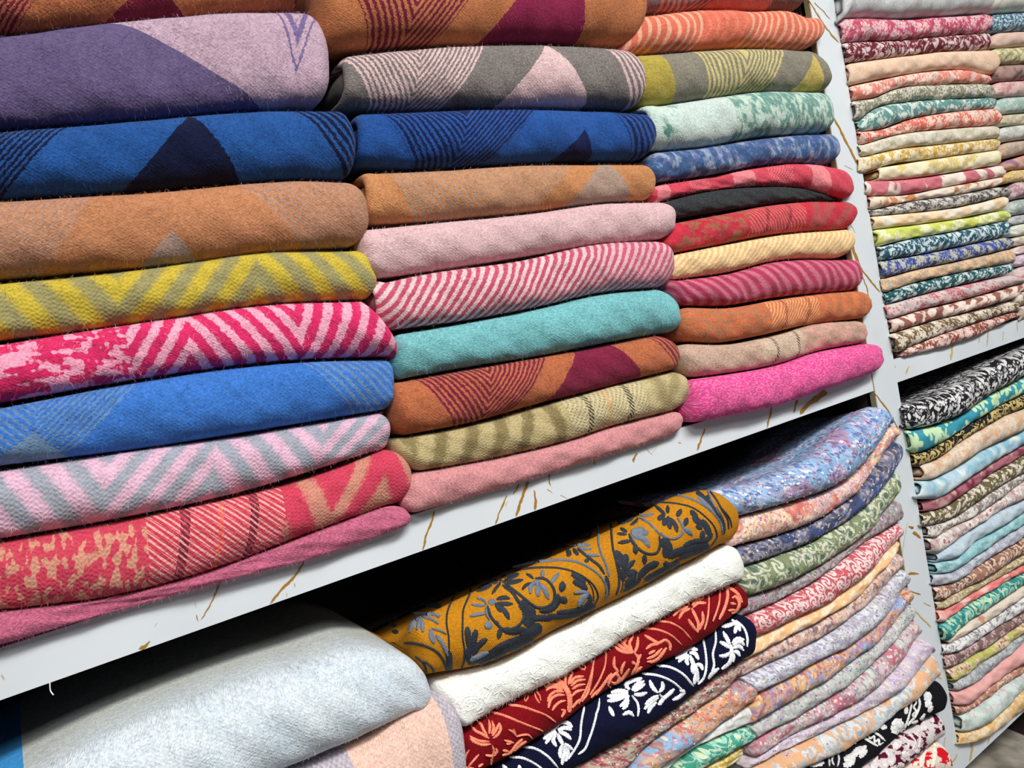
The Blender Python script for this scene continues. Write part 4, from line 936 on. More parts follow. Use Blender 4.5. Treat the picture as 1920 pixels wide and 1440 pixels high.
def stitch(key, rgb, strokes, label, name='embroidery', lift=.0011, chain=.16, base=8):
    """strokes: (width, [(px, py) ...]) laid as raised chain stitch on the scarf"""
    bv = bvh_of(key); o = REG[key][0]; vs = []; fs = []; n_s = 0
    for w, pts in strokes:
        P = np.array(pts, float); d = np.r_[0, np.cumsum(np.linalg.norm(np.diff(P, axis=0), axis=1))]
        if d[-1] < 1: continue
        n = max(4, int(d[-1] / 2.2)); t = np.linspace(0, d[-1], n)
        # smooth by Catmull sampling
        q = resamp(np.stack([P[:, 0], np.zeros(len(P)), P[:, 1]], 1), n)[:, [0, 2]]
        rows = []
        n_s += 1
        for i in range(n):
            a = q[max(i - 1, 0)]; b = q[min(i + 1, n - 1)]; tx, ty = b - a; l = math.hypot(tx, ty) or 1
            nx, ny = -ty / l, tx / l
            end = min(i, n - 1 - i) / max(1, min(3, n / 4)); k = min(1, .45 + .55 * end) 
            ww = w * k * (1 + chain * math.sin(t[i] * 2 * math.pi / 5.5)) / 2
            row = []; row_c = hit(bv, q[i][0], q[i][1])
            for f, h in ((-1, .15), (-.55, .85), (0, 1.0 if w > 5 else 1.1), (.55, .85), (1, .15)):
                r = hit(bv, q[i][0] + nx * ww * f, q[i][1] + ny * ww * f)
                if r is None: r = row_c
                if r is None: row = None; break
                row.append(r[0] + r[1] * lift * h * (1 + .25 * math.sin(t[i] * 2 * math.pi / 5.5 + n_s)))
            rows.append(row)
        for r0, r1 in zip(rows[:-1], rows[1:]):
            if r0 is None or r1 is None: continue
            if (r0[2] - r1[2]).length > .012: continue
            k0 = len(vs); vs += r0 + r1
            fs += [(k0 + j, k0 + j + 1, k0 + 6 + j, k0 + 5 + j) for j in range(4)]
    me = bpy.data.meshes.new(name); me.from_pydata([tuple(v) for v in vs], [], fs); me.materials.append(thread(rgb))
    bm = bmesh.new(); bm.from_mesh(me); bmesh.ops.remove_doubles(bm, verts=bm.verts, dist=1e-6); bm.to_mesh(me); bm.free()
    me.polygons.foreach_set('use_smooth', [True] * len(me.polygons))
    e = bpy.data.objects.new(name, me); COL.objects.link(e); e.parent = o; e['label'] = label; e['kind'] = 'stuff'
    return e
def cr(ox, oy, s, L):
    return [(w * s, [(ox + x * s, oy + y * s) for x, y in p]) for w, p in L]
def dn(L, dy): return [(w, [(x + dy * .2, y + dy) for x, y in p]) for w, p in L]
A4 = (840, 1240, .14583); A5 = (1080, 1080, .17708); M1 = (700, 1060, 1 / 6.); M2 = (940, 960, .13542); M3 = (1120, 880, .14583); K6 = (1500, 1290, .14583)
red = cr(*A4, [(26, p) for p in (
 [(550, 620), (700, 660), (900, 740), (1050, 800), (1210, 860)], [(770, 530), (900, 540), (1100, 600), (1250, 660), (1370, 740)], [(160, 860), (150, 980), (110, 1120), (65, 1230)],
 [(1860, 0), (1830, 200), (1780, 380), (1710, 480)], [(1920, 330), (1830, 430)],
 [(560, 1040), (580, 1120), (560, 1200), (540, 1290)], [(760, 840), (820, 870), (870, 930)], [(830, 830), (860, 900)], [(870, 930), (960, 910), (1020, 910), (1070, 950)],
 [(270, 1100), (230, 1160), (200, 1260), (170, 1320)], [(390, 1160), (330, 1230), (280, 1290), (240, 1340)], [(440, 1280), (380, 1320)], [(120, 1350), (240, 1330), (350, 1350)])]
 + [(30, p) for p in (
 [(520, 960), (430, 900), (350, 860), (290, 800)], [(500, 930), (450, 850), (410, 770), (370, 740)], [(520, 900), (530, 820), (520, 730)], [(550, 900), (580, 820), (560, 740)], [(560, 930), (610, 850), (650, 760)], [(570, 960), (640, 900), (670, 830), (660, 770)], [(520, 1000), (400, 990), (320, 960), (270, 930)], [(540, 1030), (430, 1040), (330, 1000), (275, 960)],
 [(470, 1170), (530, 1180), (580, 1180)], [(600, 1080), (620, 1110), (580, 1180)], [(710, 980), (780, 1000), (830, 1010)], [(740, 1030), (800, 1020)], [(950, 960), (860, 1050), (800, 1130), (690, 1170)], [(1000, 990), (920, 1040), (840, 1110)], [(690, 1110), (770, 1120)],
 [(1510, 280), (1500, 190), (1540, 110), (1590, 90)], [(1540, 270), (1560, 190), (1600, 110)], [(1560, 260), (1620, 180), (1740, 160)], [(1570, 290), (1650, 220), (1760, 200)], [(1580, 330), (1660, 280), (1750, 260)], [(1580, 420), (1640, 360), (1740, 330)],
 [(1470, 320), (1400, 270), (1300, 270), (1240, 310)], [(1460, 340), (1380, 300), (1290, 310), (1250, 350)], [(1480, 360), (1390, 350), (1310, 400), (1270, 490)], [(1490, 400), (1400, 400), (1320, 450), (1280, 570)], [(1500, 470), (1430, 490), (1370, 540), (1330, 600)],
 [(1690, 450), (1640, 500), (1590, 560)], [(1440, 590), (1490, 600), (1450, 680)])]
 + [(52, [(1350, 170), (1420, 220), (1500, 300), (1550, 400), (1560, 500), (1550, 620)])]
 + [(18, p) for p in ([(1010, 380), (980, 430), (975, 490)], [(1025, 390), (1015, 450), (980, 490)], [(1100, 360), (1120, 430), (1170, 510)], [(1120, 350), (1170, 410), (1185, 480)], [(1650, 10), (1700, 60), (1740, 80)], [(1700, 0), (1760, 40), (1745, 80)])])
red += cr(*A5, [(17, p) for p in (
 [(190, 840), (165, 960), (120, 1120), (60, 1250), (20, 1320)], [(315, 770), (300, 920), (240, 1070), (140, 1230)], [(700, 530), (850, 540), (1000, 600), (1110, 700)], [(840, 450), (1000, 470), (1120, 540), (1210, 640)],
 [(1400, 150), (1400, 280), (1380, 440), (1350, 540)], [(1520, 100), (1510, 250), (1470, 380), (1440, 450)], [(20, 910), (60, 960), (90, 970)], [(60, 900), (95, 930)])]
 + [(26, p) for p in (
 [(400, 830), (400, 930), (430, 980), (370, 1040), (330, 1130)], [(510, 880), (480, 950), (470, 1010)], [(560, 950), (520, 1010), (440, 1100), (350, 1150)], [(350, 1060), (420, 1010), (450, 1050), (410, 1110), (360, 1090)], [(370, 1000), (270, 1140), (200, 1230)],
 [(650, 620), (640, 720), (610, 790)], [(600, 610), (560, 680), (590, 770)], [(550, 620), (500, 680), (560, 750)], [(420, 680), (500, 740), (600, 780)], [(400, 720), (480, 770), (590, 790)], [(460, 650), (530, 720), (600, 770)],
 [(610, 790), (650, 830), (640, 920), (580, 1010)], [(680, 800), (650, 860)], [(580, 870), (620, 910)], [(690, 930), (620, 990)],
 [(720, 600), (790, 640), (870, 680), (940, 650), (990, 700), (985, 760)], [(730, 750), (800, 700), (860, 700)], [(740, 850), (820, 820), (900, 740)], [(740, 880), (830, 870), (930, 760)], [(780, 890), (870, 840), (950, 730)], [(760, 800), (830, 760)],
 [(1200, 320), (1130, 350), (1080, 430)], [(1180, 300), (1090, 330), (1020, 400)], [(1160, 290), (1090, 290), (1040, 350)], [(1230, 310), (1280, 260), (1370, 260)], [(1220, 290), (1260, 230), (1340, 210)], [(1200, 280), (1150, 230)], [(1220, 320), (1260, 400), (1290, 480), (1280, 570)], [(1330, 350), (1340, 430), (1300, 540)], [(1180, 430), (1230, 500), (1270, 560)],
 [(1590, 70), (1600, 180), (1560, 330), (1510, 430)], [(1600, 90), (1660, 120), (1720, 180), (1750, 250)], [(1640, 210), (1680, 190), (1720, 240), (1700, 330), (1640, 370)], [(1620, 260), (1680, 270)], [(1600, 340), (1680, 330)])])
stitch('red', (238, 138, 108), dn([(w * (1.1 if w < 4.2 else 1.25), p) for w, p in red], 5), 'coral pink chain-stitch flowers and border lines')
navy = cr(*A5, [(22, p) for p in (
 [(240, 1260), (220, 1380), (190, 1440)], [(80, 1340), (60, 1440)], [(690, 990), (860, 1010), (1020, 1080), (1140, 1190)], [(840, 905), (980, 920), (1130, 1000), (1230, 1120)],
 [(1330, 600), (1360, 750), (1370, 900), (1330, 1050), (1280, 1100)], [(1465, 520), (1470, 650), (1440, 780), (1450, 900), (1420, 1000)], [(580, 1220), (640, 1300), (650, 1400), (640, 1440)], [(870, 1200), (910, 1260), (880, 1320)], [(1690, 430), (1770, 510), (1805, 620), (1800, 700)])]
 + [(34, p) for p in (
 [(560, 1160), (520, 1110), (600, 1060), (690, 1040)], [(580, 1170), (640, 1100), (710, 1070)], [(600, 1180), (670, 1130), (720, 1100)], [(600, 1210), (680, 1210), (740, 1190)], [(540, 1180), (440, 1170), (360, 1190)], [(540, 1190), (430, 1220), (320, 1230)], [(540, 1210), (430, 1260), (320, 1280)], [(550, 1220), (500, 1300), (450, 1340)], [(540, 1230), (520, 1330), (480, 1370)], [(340, 1340), (390, 1440)], [(480, 1430), (560, 1400), (600, 1440)],
 [(770, 1060), (800, 1130), (850, 1190)], [(900, 1070), (910, 1130), (870, 1190)], [(1030, 1150), (980, 1200), (920, 1250), (860, 1320)], [(860, 1220), (790, 1260), (720, 1320)], [(860, 1240), (780, 1300), (710, 1370)], [(840, 1290), (780, 1350), (750, 1410)], [(1080, 1170), (1130, 1180), (1090, 1230), (1010, 1270)],
 [(1170, 770), (1100, 750), (1030, 800)], [(1160, 780), (1090, 800), (1040, 830)], [(1170, 790), (1110, 830), (1070, 870)], [(1180, 790), (1160, 850), (1180, 900)], [(1150, 760), (1190, 720), (1280, 740)], [(1190, 770), (1240, 770), (1290, 840)], [(1200, 800), (1230, 880), (1260, 940), (1280, 1080)], [(1220, 890), (1230, 990)], [(1240, 900), (1310, 900), (1330, 950)], [(1270, 950), (1240, 1100)],
 [(1500, 930), (1430, 990), (1390, 1040)], [(1550, 550), (1590, 620), (1620, 680)], [(1510, 650), (1570, 680), (1620, 720)], [(1500, 800), (1570, 800), (1630, 760)], [(1630, 680), (1640, 800), (1610, 880), (1530, 940)], [(1640, 670), (1700, 620), (1770, 630)], [(1650, 690), (1740, 650), (1770, 690)], [(1650, 720), (1720, 700), (1760, 740)], [(1650, 760), (1700, 760), (1720, 800)], [(1660, 780), (1650, 860)],
 [(1530, 490), (1600, 480), (1680, 450)], [(1640, 420), (1700, 470), (1730, 540)], [(1700, 440), (1670, 570)])])
navy += cr(*A4, [(28, p) for p in ([(780, 1180), (950, 1190), (1100, 1260), (1250, 1371)], [(950, 1050), (1080, 1060), (1250, 1150), (1400, 1310)], [(1740, 530), (1700, 750), (1680, 950), (1580, 1130), (1530, 1200)], [(1910, 560), (1880, 700), (1800, 950), (1740, 1080), (1660, 1140)])]
 + [(42, p) for p in ([(1370, 830), (1300, 830), (1220, 900)], [(1370, 840), (1290, 880), (1210, 950)], [(1370, 850), (1290, 930), (1240, 1010)], [(1380, 860), (1340, 950), (1380, 1040)], [(1360, 820), (1420, 740), (1530, 740), (1590, 800)], [(1400, 830), (1500, 800), (1580, 830)], [(1410, 850), (1510, 890), (1570, 950)], [(1400, 880), (1430, 950), (1470, 1020)],
 [(1480, 1000), (1590, 1080)], [(1460, 1010), (1430, 1110), (1430, 1190)], [(1490, 1020), (1490, 1110), (1450, 1270)], [(1510, 1040), (1530, 1130), (1500, 1230)], [(690, 1280), (770, 1371)], [(900, 1280), (920, 1371)])])
stitch('navy', (236, 238, 244), dn([(w * (1.1 if w < 4.5 else 1.28), p) for w, p in navy], 8), 'white chain-stitch flowers and border lines')
mD = cr(*M1, [
 (18, [(900, 180), (930, 240), (880, 370), (830, 500), (820, 640), (840, 760), (850, 930)]), (62, [(835, 930), (850, 1040), (845, 1190)]), (18, [(1070, 190), (1090, 260), (1050, 370), (1010, 470), (1000, 620), (1000, 780), (1020, 950), (1000, 1100), (960, 1160)]),
 (26, [(340, 850), (480, 860), (600, 890), (720, 960), (800, 1080), (830, 1190)]), (22, [(560, 1050), (640, 1110), (690, 1200)]), (22, [(470, 1000), (560, 1080), (600, 1190)]),
 (60, [(430, 300), (560, 330), (700, 330), (830, 300)]), (50, [(480, 370), (600, 410), (760, 440)]), (60, [(270, 330), (350, 400)]), (60, [(820, 230), (700, 260), (560, 280)]), (40, [(200, 520), (260, 600)]), (40, [(170, 620), (250, 660)]), (40, [(210, 720), (280, 730)]),
 (30, [(330, 420), (400, 450), (440, 520)]), (30, [(1160, 270), (1250, 240), (1330, 200)]), (30, [(1180, 230), (1300, 180), (1400, 170)]), (30, [(1330, 300), (1380, 230), (1430, 170)]), (24, [(1160, 150), (1300, 140), (1450, 150)]), (36, [(1450, 170), (1560, 110), (1630, 80)]), (26, [(1480, 190), (1600, 170), (1680, 140)]),
 (34, [(1450, 200), (1560, 280), (1640, 400), (1720, 460)]), (28, [(1280, 430), (1310, 540), (1370, 620), (1450, 690), (1560, 690), (1660, 620), (1700, 500), (1660, 370)]), (130, [(1730, 440), (1750, 560), (1720, 660)]), (70, [(1700, 690), (1560, 720), (1450, 700)]),
 (44, [(1380, 360), (1470, 340), (1530, 350)]), (44, [(1390, 400), (1480, 410), (1560, 410)]), (50, [(1400, 430), (1470, 490), (1520, 580)]), (44, [(1370, 400), (1430, 500)]), (40, [(1370, 600), (1400, 660)]), (50, [(1430, 680), (1400, 800)]),
 (60, [(1050, 670), (1060, 780), (1090, 950)]), (60, [(1150, 700), (1130, 800), (1110, 950)]), (60, [(1270, 800), (1180, 880), (1110, 980)]), (70, [(1060, 1080), (1300, 980), (1450, 880), (1650, 800), (1850, 720)]), (120, [(1650, 760), (1750, 740), (1880, 650)]), (60, [(1060, 900), (1060, 1060)]), (60, [(1100, 1130), (1350, 1020), (1500, 930)]), (80, [(1500, 930), (1700, 870), (1880, 790)]), (60, [(1660, 900), (1880, 830)])])
mD += cr(*M2, [
 (22, [(0, 810), (200, 780), (400, 750), (600, 740), (800, 750), (1000, 800), (1150, 880), (1280, 1000), (1330, 1150), (1280, 1250)]), (14, [(1060, 830), (1180, 920), (1260, 1060), (1270, 1200)]), (60, [(200, 640), (400, 600), (600, 560), (700, 540)]),
 (60, [(880, 260), (1000, 240), (1150, 220)]), (50, [(900, 340), (1050, 320), (1200, 320)]), (36, [(1180, 190), (1230, 250), (1200, 340)]), (50, [(680, 420), (780, 430), (900, 450)]), (60, [(900, 480), (930, 560), (900, 580)]), (50, [(990, 480), (1060, 570)]),
 (36, [(1050, 480), (1150, 560), (1250, 640), (1350, 720), (1420, 830)]), (60, [(1170, 620), (1180, 670)]), (50, [(1440, 850), (1470, 1000), (1450, 1150)]), (28, [(1460, 20), (1510, 150), (1520, 300), (1540, 480), (1580, 650), (1620, 850), (1620, 1000), (1580, 1120)]), (14, [(1600, 660), (1660, 850), (1670, 1000), (1640, 1080)]),
 (34, [(460, 890), (600, 900), (680, 970), (730, 1080), (700, 1230), (600, 1290), (480, 1290), (400, 1240), (300, 1160), (200, 1080), (40, 960)]), (80, [(760, 1100), (770, 1200), (700, 1300), (520, 1340)]), (120, [(260, 1200), (330, 1300), (420, 1380)]), (36, [(340, 830), (400, 860), (440, 900)]),
 (130, [(790, 1000), (880, 1010)]), (90, [(800, 1170), (900, 1210)]), (40, [(400, 950), (330, 990), (280, 1050)]), (80, [(960, 830), (1060, 870), (1150, 960)]), (80, [(980, 930), (1100, 980), (1180, 1050)]), (60, [(1200, 1100), (1220, 1200), (1150, 1270)]), (60, [(760, 1360), (950, 1350), (1150, 1290), (1260, 1230)]),
 (50, [(0, 860), (100, 860), (240, 830)]), (36, [(30, 930), (150, 930), (290, 910)]), (70, [(1580, 520), (1650, 620), (1700, 740)]), (70, [(1710, 560), (1700, 680), (1720, 800)]), (60, [(1840, 640), (1760, 720), (1720, 860)]), (90, [(1850, 820), (1780, 920), (1710, 1000)]), (60, [(1680, 1060), (1800, 990), (1920, 900)]), (70, [(600, 1420), (900, 1410), (1150, 1350), (1290, 1270)]), (60, [(1700, 1130), (1850, 1060), (1920, 1000)]), (80, [(300, 1440), (500, 1440), (700, 1440)])])
mD += cr(*M3, [
 (16, [(210, 480), (400, 430), (600, 400), (850, 400), (1050, 420), (1200, 460), (1380, 580), (1500, 720), (1530, 830), (1450, 960)]), (50, [(1250, 240), (1400, 370), (1520, 500), (1600, 650), (1620, 800)]), (22, [(1390, 200), (1500, 330), (1600, 500), (1670, 620), (1680, 740)]), (16, [(1600, 480), (1700, 620), (1720, 720)]),
 (50, [(820, 220), (950, 190)]), (44, [(1060, 190), (1200, 190), (1320, 230)]), (40, [(1400, 310), (1440, 350)]), (30, [(240, 570), (330, 540), (430, 560)]), (36, [(240, 630), (330, 620), (430, 580)]), (36, [(260, 670), (380, 640), (470, 590)]), (36, [(420, 690), (480, 650), (520, 600)]),
 (30, [(400, 800), (440, 900), (530, 1000), (650, 1060), (750, 1050), (800, 950), (790, 830)]), (40, [(290, 730), (380, 780)]), (36, [(250, 800), (370, 810)]), (44, [(260, 920), (380, 900), (430, 890)]), (110, [(450, 1000), (520, 1000)]), (56, [(600, 1070), (600, 1190)]),
 (60, [(860, 560), (770, 620)]), (60, [(870, 600), (850, 700)]), (60, [(900, 580), (930, 740)]), (50, [(930, 600), (1000, 700), (1020, 780)]), (40, [(740, 440), (830, 520), (870, 560)]), (44, [(900, 440), (900, 540)]), (56, [(1070, 490), (1020, 580)]), (100, [(1100, 640), (1160, 660)]),
 (60, [(1190, 500), (1280, 600)]), (70, [(1220, 580), (1330, 680)]), (60, [(1260, 690), (1340, 740)]), (70, [(1330, 620), (1400, 720), (1440, 830)]), (60, [(1350, 760), (1340, 880)]), (110, [(820, 860), (900, 1000), (860, 1100)]), (60, [(1100, 960), (1250, 900), (1400, 880), (1470, 800)]), (90, [(900, 1100), (1050, 1030), (1250, 980), (1430, 950)]),
 (80, [(520, 1370), (640, 1240), (780, 1170)]), (80, [(850, 1160), (950, 1250), (1040, 1130)]), (70, [(600, 1400), (800, 1290), (1000, 1180)]), (80, [(220, 1020), (300, 1130), (340, 1250)]), (70, [(350, 1060), (370, 1180)]), (60, [(460, 1160), (370, 1240)]), (90, [(500, 1290), (380, 1330)]), (90, [(300, 1250), (330, 1400)]), (70, [(650, 1430), (900, 1310), (1150, 1180), (1350, 1050)]), (60, [(1050, 1120), (1250, 1040), (1440, 980)])])
mS = cr(*M1, [(50, [(520, 560), (450, 620), (410, 720)]), (40, [(530, 570), (490, 700)]), (40, [(540, 580), (550, 730)]), (24, [(450, 520), (600, 520), (750, 550)]), (26, [(560, 560), (660, 590), (730, 640)]), (24, [(560, 540), (680, 530), (740, 570)]),
 (50, [(640, 700), (650, 780), (680, 850)]), (24, [(650, 690), (740, 710), (820, 750)]), (40, [(700, 760), (780, 870), (830, 980)]), (24, [(1160, 350), (1230, 370), (1270, 420)]), (28, [(1100, 420), (1180, 430), (1250, 430)]), (36, [(1080, 550), (1170, 530), (1250, 520)]), (24, [(1260, 440), (1270, 530), (1300, 590)]), (60, [(1290, 390), (1370, 390)]), (80, [(1250, 670), (1300, 650), (1330, 640)]), (50, [(1080, 1040), (1180, 1000), (1290, 950)])])
mS += cr(*M2, [(22, [(150, 740), (400, 680), (650, 650), (850, 640), (1050, 670), (1200, 740), (1330, 830), (1420, 950), (1450, 1080), (1430, 1180)]), (30, [(940, 440), (1100, 430), (1230, 430)]), (26, [(1050, 470), (1150, 490), (1240, 490)]), (36, [(1160, 560), (1250, 570), (1350, 580)]),
 (26, [(1310, 90), (1340, 250), (1340, 400), (1380, 560), (1440, 700), (1480, 860)]), (50, [(570, 780), (560, 880)]), (50, [(790, 820), (720, 900), (680, 960)]), (50, [(480, 930), (400, 1000), (390, 1100)]), (60, [(490, 950), (500, 1140)]), (56, [(520, 960), (600, 1060), (640, 1170)]), (60, [(440, 940), (520, 940)]), (44, [(990, 1090), (1100, 1080), (1200, 1080)]), (70, [(1200, 1080), (1120, 1170), (1060, 1270)])])
mS += cr(*M3, [(16, [(500, 360), (700, 310), (950, 300), (1150, 340), (1330, 420), (1480, 540), (1580, 680), (1600, 800)]), (16, [(1390, 210), (1480, 420), (1560, 560)]), (90, [(1090, 230), (1180, 260)]), (40, [(1290, 330), (1400, 430), (1480, 520)]), (40, [(440, 540), (560, 520), (640, 450)]), (26, [(520, 560), (620, 570), (720, 550)]), (30, [(520, 500), (600, 460)]), (22, [(540, 600), (650, 660), (740, 750), (800, 820)]),
 (60, [(430, 770), (600, 740)]), (70, [(430, 800), (650, 790)]), (60, [(450, 820), (600, 880), (660, 970)]), (30, [(440, 850), (480, 920)]), (26, [(1020, 600), (1090, 700), (1080, 800), (1000, 860), (880, 850), (800, 790)]), (50, [(1110, 730), (1210, 810)])])
stitch('mustard', (40, 46, 56), dn([(w * 1.2, p) for w, p in mD], 4), 'black and charcoal embroidered florals and border lines', lift=.0009, chain=.10)
stitch('mustard', (104, 114, 130), dn([(w * 1.25, p) for w, p in mS], 4), 'slate grey embroidered flowers and leaves', lift=.0014, chain=.10)
rw = random.Random(5); ws = []
for i in range(230):
    t = rw.random(); x = 850 + 520 * t; yc = np.interp(x, [850, 1037, 1262, 1370], [1305, 1225, 1102, 1055]); y = yc + rw.uniform(-38, 42)
    a = rw.uniform(-.9, -.1) if rw.random() < .6 else rw.uniform(.2, 1.3); l = rw.uniform(5, 15)
    ws.append((rw.uniform(1.6, 2.6), [(x, y), (x + l * .5 * math.cos(a), y + l * .5 * math.sin(a) - 1), (x + l * math.cos(a), y + l * math.sin(a))]))
for cx, cy, r in ((886, 1322, 8), (886, 1322, 15), (886, 1322, 22), (1108, 1168, 8), (1108, 1168, 15), (1230, 1120, 9), (1010, 1258, 8), (1010, 1258, 15), (1300, 1088, 9)):
    ws.append((3.0, [(cx + r * math.cos(a) * 1.1, cy + r * .8 * math.sin(a)) for a in np.linspace(2.6, 7.4, 12)]))
for x0, y0, x1, y1 in ((960, 1240, 905, 1330), (975, 1235, 930, 1310), (1190, 1130, 1165, 1185), (1090, 1150, 1060, 1230), (1300, 1050, 1275, 1120)):
    ws.append((2.2, [(x0, y0), ((x0 + x1) / 2 - 3, (y0 + y1) / 2), (x1, y1)]))
stitch('white', (246, 246, 242), ws, 'white tone-on-tone embroidery', lift=.0005)
blk = cr(*K6, [(44, [(1370, 240), (1360, 340)]), (22, [(1440, 130), (1420, 280), (1380, 420), (1330, 540)]), (26, [(1490, 60), (1540, 200), (1500, 330), (1380, 480)]), (20, [(1470, 110), (1490, 200), (1460, 240), (1490, 300), (1450, 340), (1460, 400)]), (50, [(1560, 10), (1620, 20)]), (110, [(1590, 120), (1690, 110)]), (80, [(1600, 210), (1690, 200)]), (50, [(1700, 230), (1650, 310)]), (36, [(1600, 330), (1560, 400), (1480, 440), (1420, 450)]),
 (130, [(1200, 420), (1250, 470), (1210, 590)]), (90, [(1260, 420), (1300, 520)]), (60, [(1030, 490), (1110, 510)]), (24, [(930, 560), (1020, 610), (1090, 680)]), (24, [(800, 630), (900, 690), (1000, 750)]), (22, [(870, 600), (900, 650), (950, 620), (960, 700), (1010, 660), (1020, 730), (1070, 700)]),
 (70, [(560, 920), (650, 890), (780, 760)]), (60, [(700, 850), (850, 750)]), (50, [(760, 900), (860, 800)]), (70, [(550, 1000), (650, 960), (700, 900)]), (36, [(560, 760), (580, 820)]), (22, [(480, 830), (500, 900), (480, 1020)]), (22, [(440, 860), (410, 920), (440, 1000)]), (22, [(370, 890), (380, 1020)]), (50, [(120, 1000), (220, 980), (310, 960)]), (40, [(200, 940), (290, 1000)])])
stitch('blk', (214, 214, 214), [(w * 1.25, p) for w, p in blk], 'thick off-white embroidered petals and zigzags', lift=.0012)
mrn = cr(*K6, [(60, [(1150, 720), (950, 820)]), (110, [(850, 900), (1000, 900)]), (100, [(900, 1000), (1010, 980)]), (140, [(1200, 700), (1290, 750)]), (80, [(1060, 930), (1130, 1010)]), (80, [(1220, 900), (1140, 1000)]), (40, [(1100, 810), (1170, 880)]), (24, [(1330, 640), (1400, 700), (1370, 800)]), (24, [(1400, 600), (1480, 680), (1440, 800)]), (24, [(1440, 560), (1540, 640), (1520, 760)]), (24, [(1500, 540), (1600, 600)]), (24, [(1340, 600), (1310, 700)]), (100, [(1590, 440), (1600, 550)]), (80, [(1700, 380), (1680, 450)]), (60, [(1480, 830), (1530, 800)]), (90, [(1300, 850), (1400, 860)]), (80, [(1250, 980), (1350, 1010)])])
stitch('mrn', (222, 212, 212), mrn, 'thick white embroidered petals', lift=.0012)
rdw = cr(*K6, [(70, [(1620, 720), (1570, 900), (1560, 1020)]), (60, [(1720, 700), (1730, 900), (1700, 1020)]), (40, [(1640, 930), (1650, 1020)]), (60, [(1450, 1000), (1520, 950)]), (40, [(1680, 640), (1640, 760)])])
stitch('rdw', (232, 220, 204), rdw, 'cream embroidered petals', lift=.0012)

SEQ = [plain('sequin_aqua', (150, 240, 240), .15, 1.0), plain('sequin_yellow', (236, 240, 90), .15, 1.0), plain('sequin_violet', (120, 90, 250), .15, 1.0), plain('sequin_white', (250, 250, 250), .12, 1.0), plain('sequin_pink', (240, 150, 210), .15, 1.0)]
def surf(key, rnd):
    grid = REG[key][4]; n, m, _ = grid.shape
    i = rnd.randrange(10, n - 10); j = rnd.randrange(2, m - 2)
    a, b, c_ = grid[i, j], grid[i + 1, j], grid[i, j + 1]
    nn = np.cross(b - a, c_ - a); nn /= (np.linalg.norm(nn) or 1)
    if nn[1] > 0: nn = -nn
    f, g = rnd.random(), rnd.random()
    return a + (b - a) * f + (c_ - a) * g, nn, i, j, m, n
def sequins(key, count, r=.0009, seed=1):
    rnd = random.Random(seed * 77 + count); vs = []; fs = []; mi = []
    for _ in range(count):
        p, nn, *_r = surf(key, rnd)
        if rnd.random() < .35 and vs: pass
        tilt = np.array([rnd.uniform(-.5, .5) for _ in range(3)]); nn = nn + tilt; nn /= np.linalg.norm(nn)
        t = np.cross(nn, [0, 0, 1.]); t /= np.linalg.norm(t); b = np.cross(nn, t); k = len(vs); rr = r * rnd.uniform(.45, 1.0)
        for a in range(6): vs.append(tuple(p + nn * .0009 + (t * math.cos(a * 1.0472) + b * math.sin(a * 1.0472)) * rr))
        fs.append(tuple(range(k, k + 6))); mi.append(rnd.choice([0, 0, 1, 1, 2, 3, 3, 4]))
    me = bpy.data.meshes.new('sequins'); me.from_pydata(vs, [], fs)
    for m in SEQ: me.materials.append(m)
    me.polygons.foreach_set('material_index', mi)
    o = bpy.data.objects.new('sequins', me); COL.objects.link(o); o.parent = REG[key][0]; o['kind'] = 'stuff'; o['label'] = 'tiny iridescent sequins'
for k, n in (('q1', 90), ('q2', 110), ('s0', 320), ('s1', 170), ('s2', 60), ('s3', 70), ('s4', 50), ('s7', 60), ('s8', 60), ('s9', 80), ('s10', 60), ('s11', 90), ('s12', 80), ('s13', 60), ('r1', 8), ('r3', 5), ('r5', 12), ('r6', 6), ('r11', 4), ('r12', 7), ('r16', 6), ('r17', 5), ('r19', 5), ('r20', 5), ('r22', 3), ('r23', 4), ('t3', 3), ('t6', 3), ('t10', 5), ('t12', 4), ('t13', 3)):
    sequins(k, n, seed=len(k) + n)

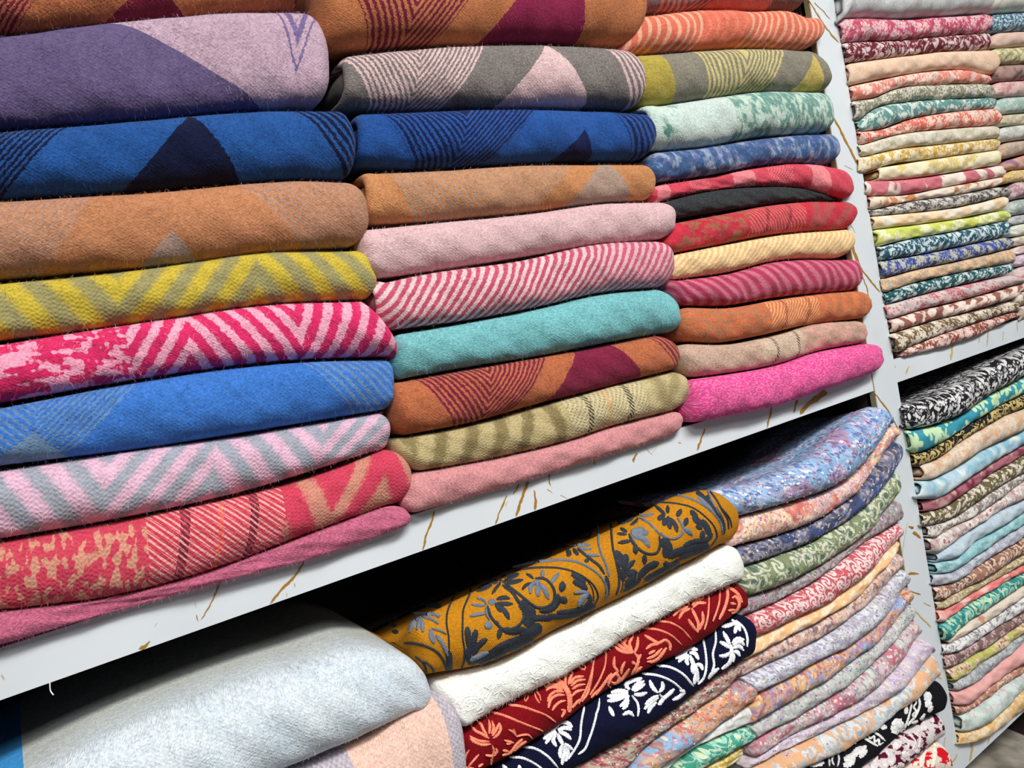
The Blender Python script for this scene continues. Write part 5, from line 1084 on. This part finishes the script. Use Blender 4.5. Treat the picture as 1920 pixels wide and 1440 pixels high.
def fibres(key, count, length=.0035, seed=3):
    """loose wool hairs standing off the nap"""
    rnd = random.Random(seed + count + len(key) * 7 + ord(key[-1])); vs = []; fs = []; uvs = []
    o, me0, ln, H, grid, mat = REG[key]
    for _ in range(count):
        p, nn, i, j, m, n = surf(key, rnd)
        d = np.array([rnd.gauss(0, 1), rnd.gauss(0, .5), rnd.gauss(0, 1)]); d -= d @ nn * nn; d /= (np.linalg.norm(d) or 1)
        L = length * rnd.uniform(.5, 1.4); w = np.cross(nn, d) * .00007; up = rnd.uniform(.15, .8)
        q = p + d * L * .5 + nn * L * up * .6; e = p + d * L * rnd.uniform(.6, 1) + nn * L * up * .8 + np.array([0, 0, -L * .15])
        k = len(vs); vs += [tuple(p - w), tuple(p + w), tuple(q + w), tuple(q - w), tuple(e)]
        fs += [(k, k + 1, k + 2, k + 3), (k + 3, k + 2, k + 4)]
        uv = ((i - 9) / (n - 19), j / (m - 1)); uvs += [uv] * 7
    me = bpy.data.meshes.new('loose_fibres'); me.from_pydata(vs, [], fs); u = me.uv_layers.new(name='UVMap'); u.data.foreach_set('uv', np.array(uvs, np.float32).ravel())
    me.materials.append(mat)
    f = bpy.data.objects.new('loose_fibres', me); COL.objects.link(f); f.parent = o; f['kind'] = 'stuff'
for k in list(REG):
    if k.startswith('c1'): fibres(k, 2600)
    elif k.startswith('c2'): fibres(k, 2000)
    elif k.startswith('c3'): fibres(k, 900)
    elif k in ('b1s0', 'b1s1'): fibres(k, 3000, .003)
    elif k == 'white': fibres(k, 3200, .003)

# a stray thread hanging under the marble edge strip at the left
pts = resamp([at(94, 1270, .001), at(93.5, 1284, .0), at(95, 1296, .0), at(100, 1303, -.001)], 12)
vs = [tuple(p + np.array([.00035 * math.cos(a), .00035 * math.sin(a), 0])) for p in pts for a in np.linspace(0, 2 * math.pi, 6, endpoint=False)]
fs = [(i * 6 + j, i * 6 + (j + 1) % 6, i * 6 + 6 + (j + 1) % 6, i * 6 + 6 + j) for i in range(11) for j in range(6)] + [tuple(range(6)), tuple(range(66, 72))]
cu = bpy.data.meshes.new('loose_thread'); cu.from_pydata(vs, [], fs)
cu.materials.append(plain('thread_white', (225, 225, 220), .8))
lt = bpy.data.objects.new('loose_thread', cu); COL.objects.link(lt)
lt['label'] = 'short white thread hanging below the marble shelf edge at lower left'; lt['category'] = 'thread'
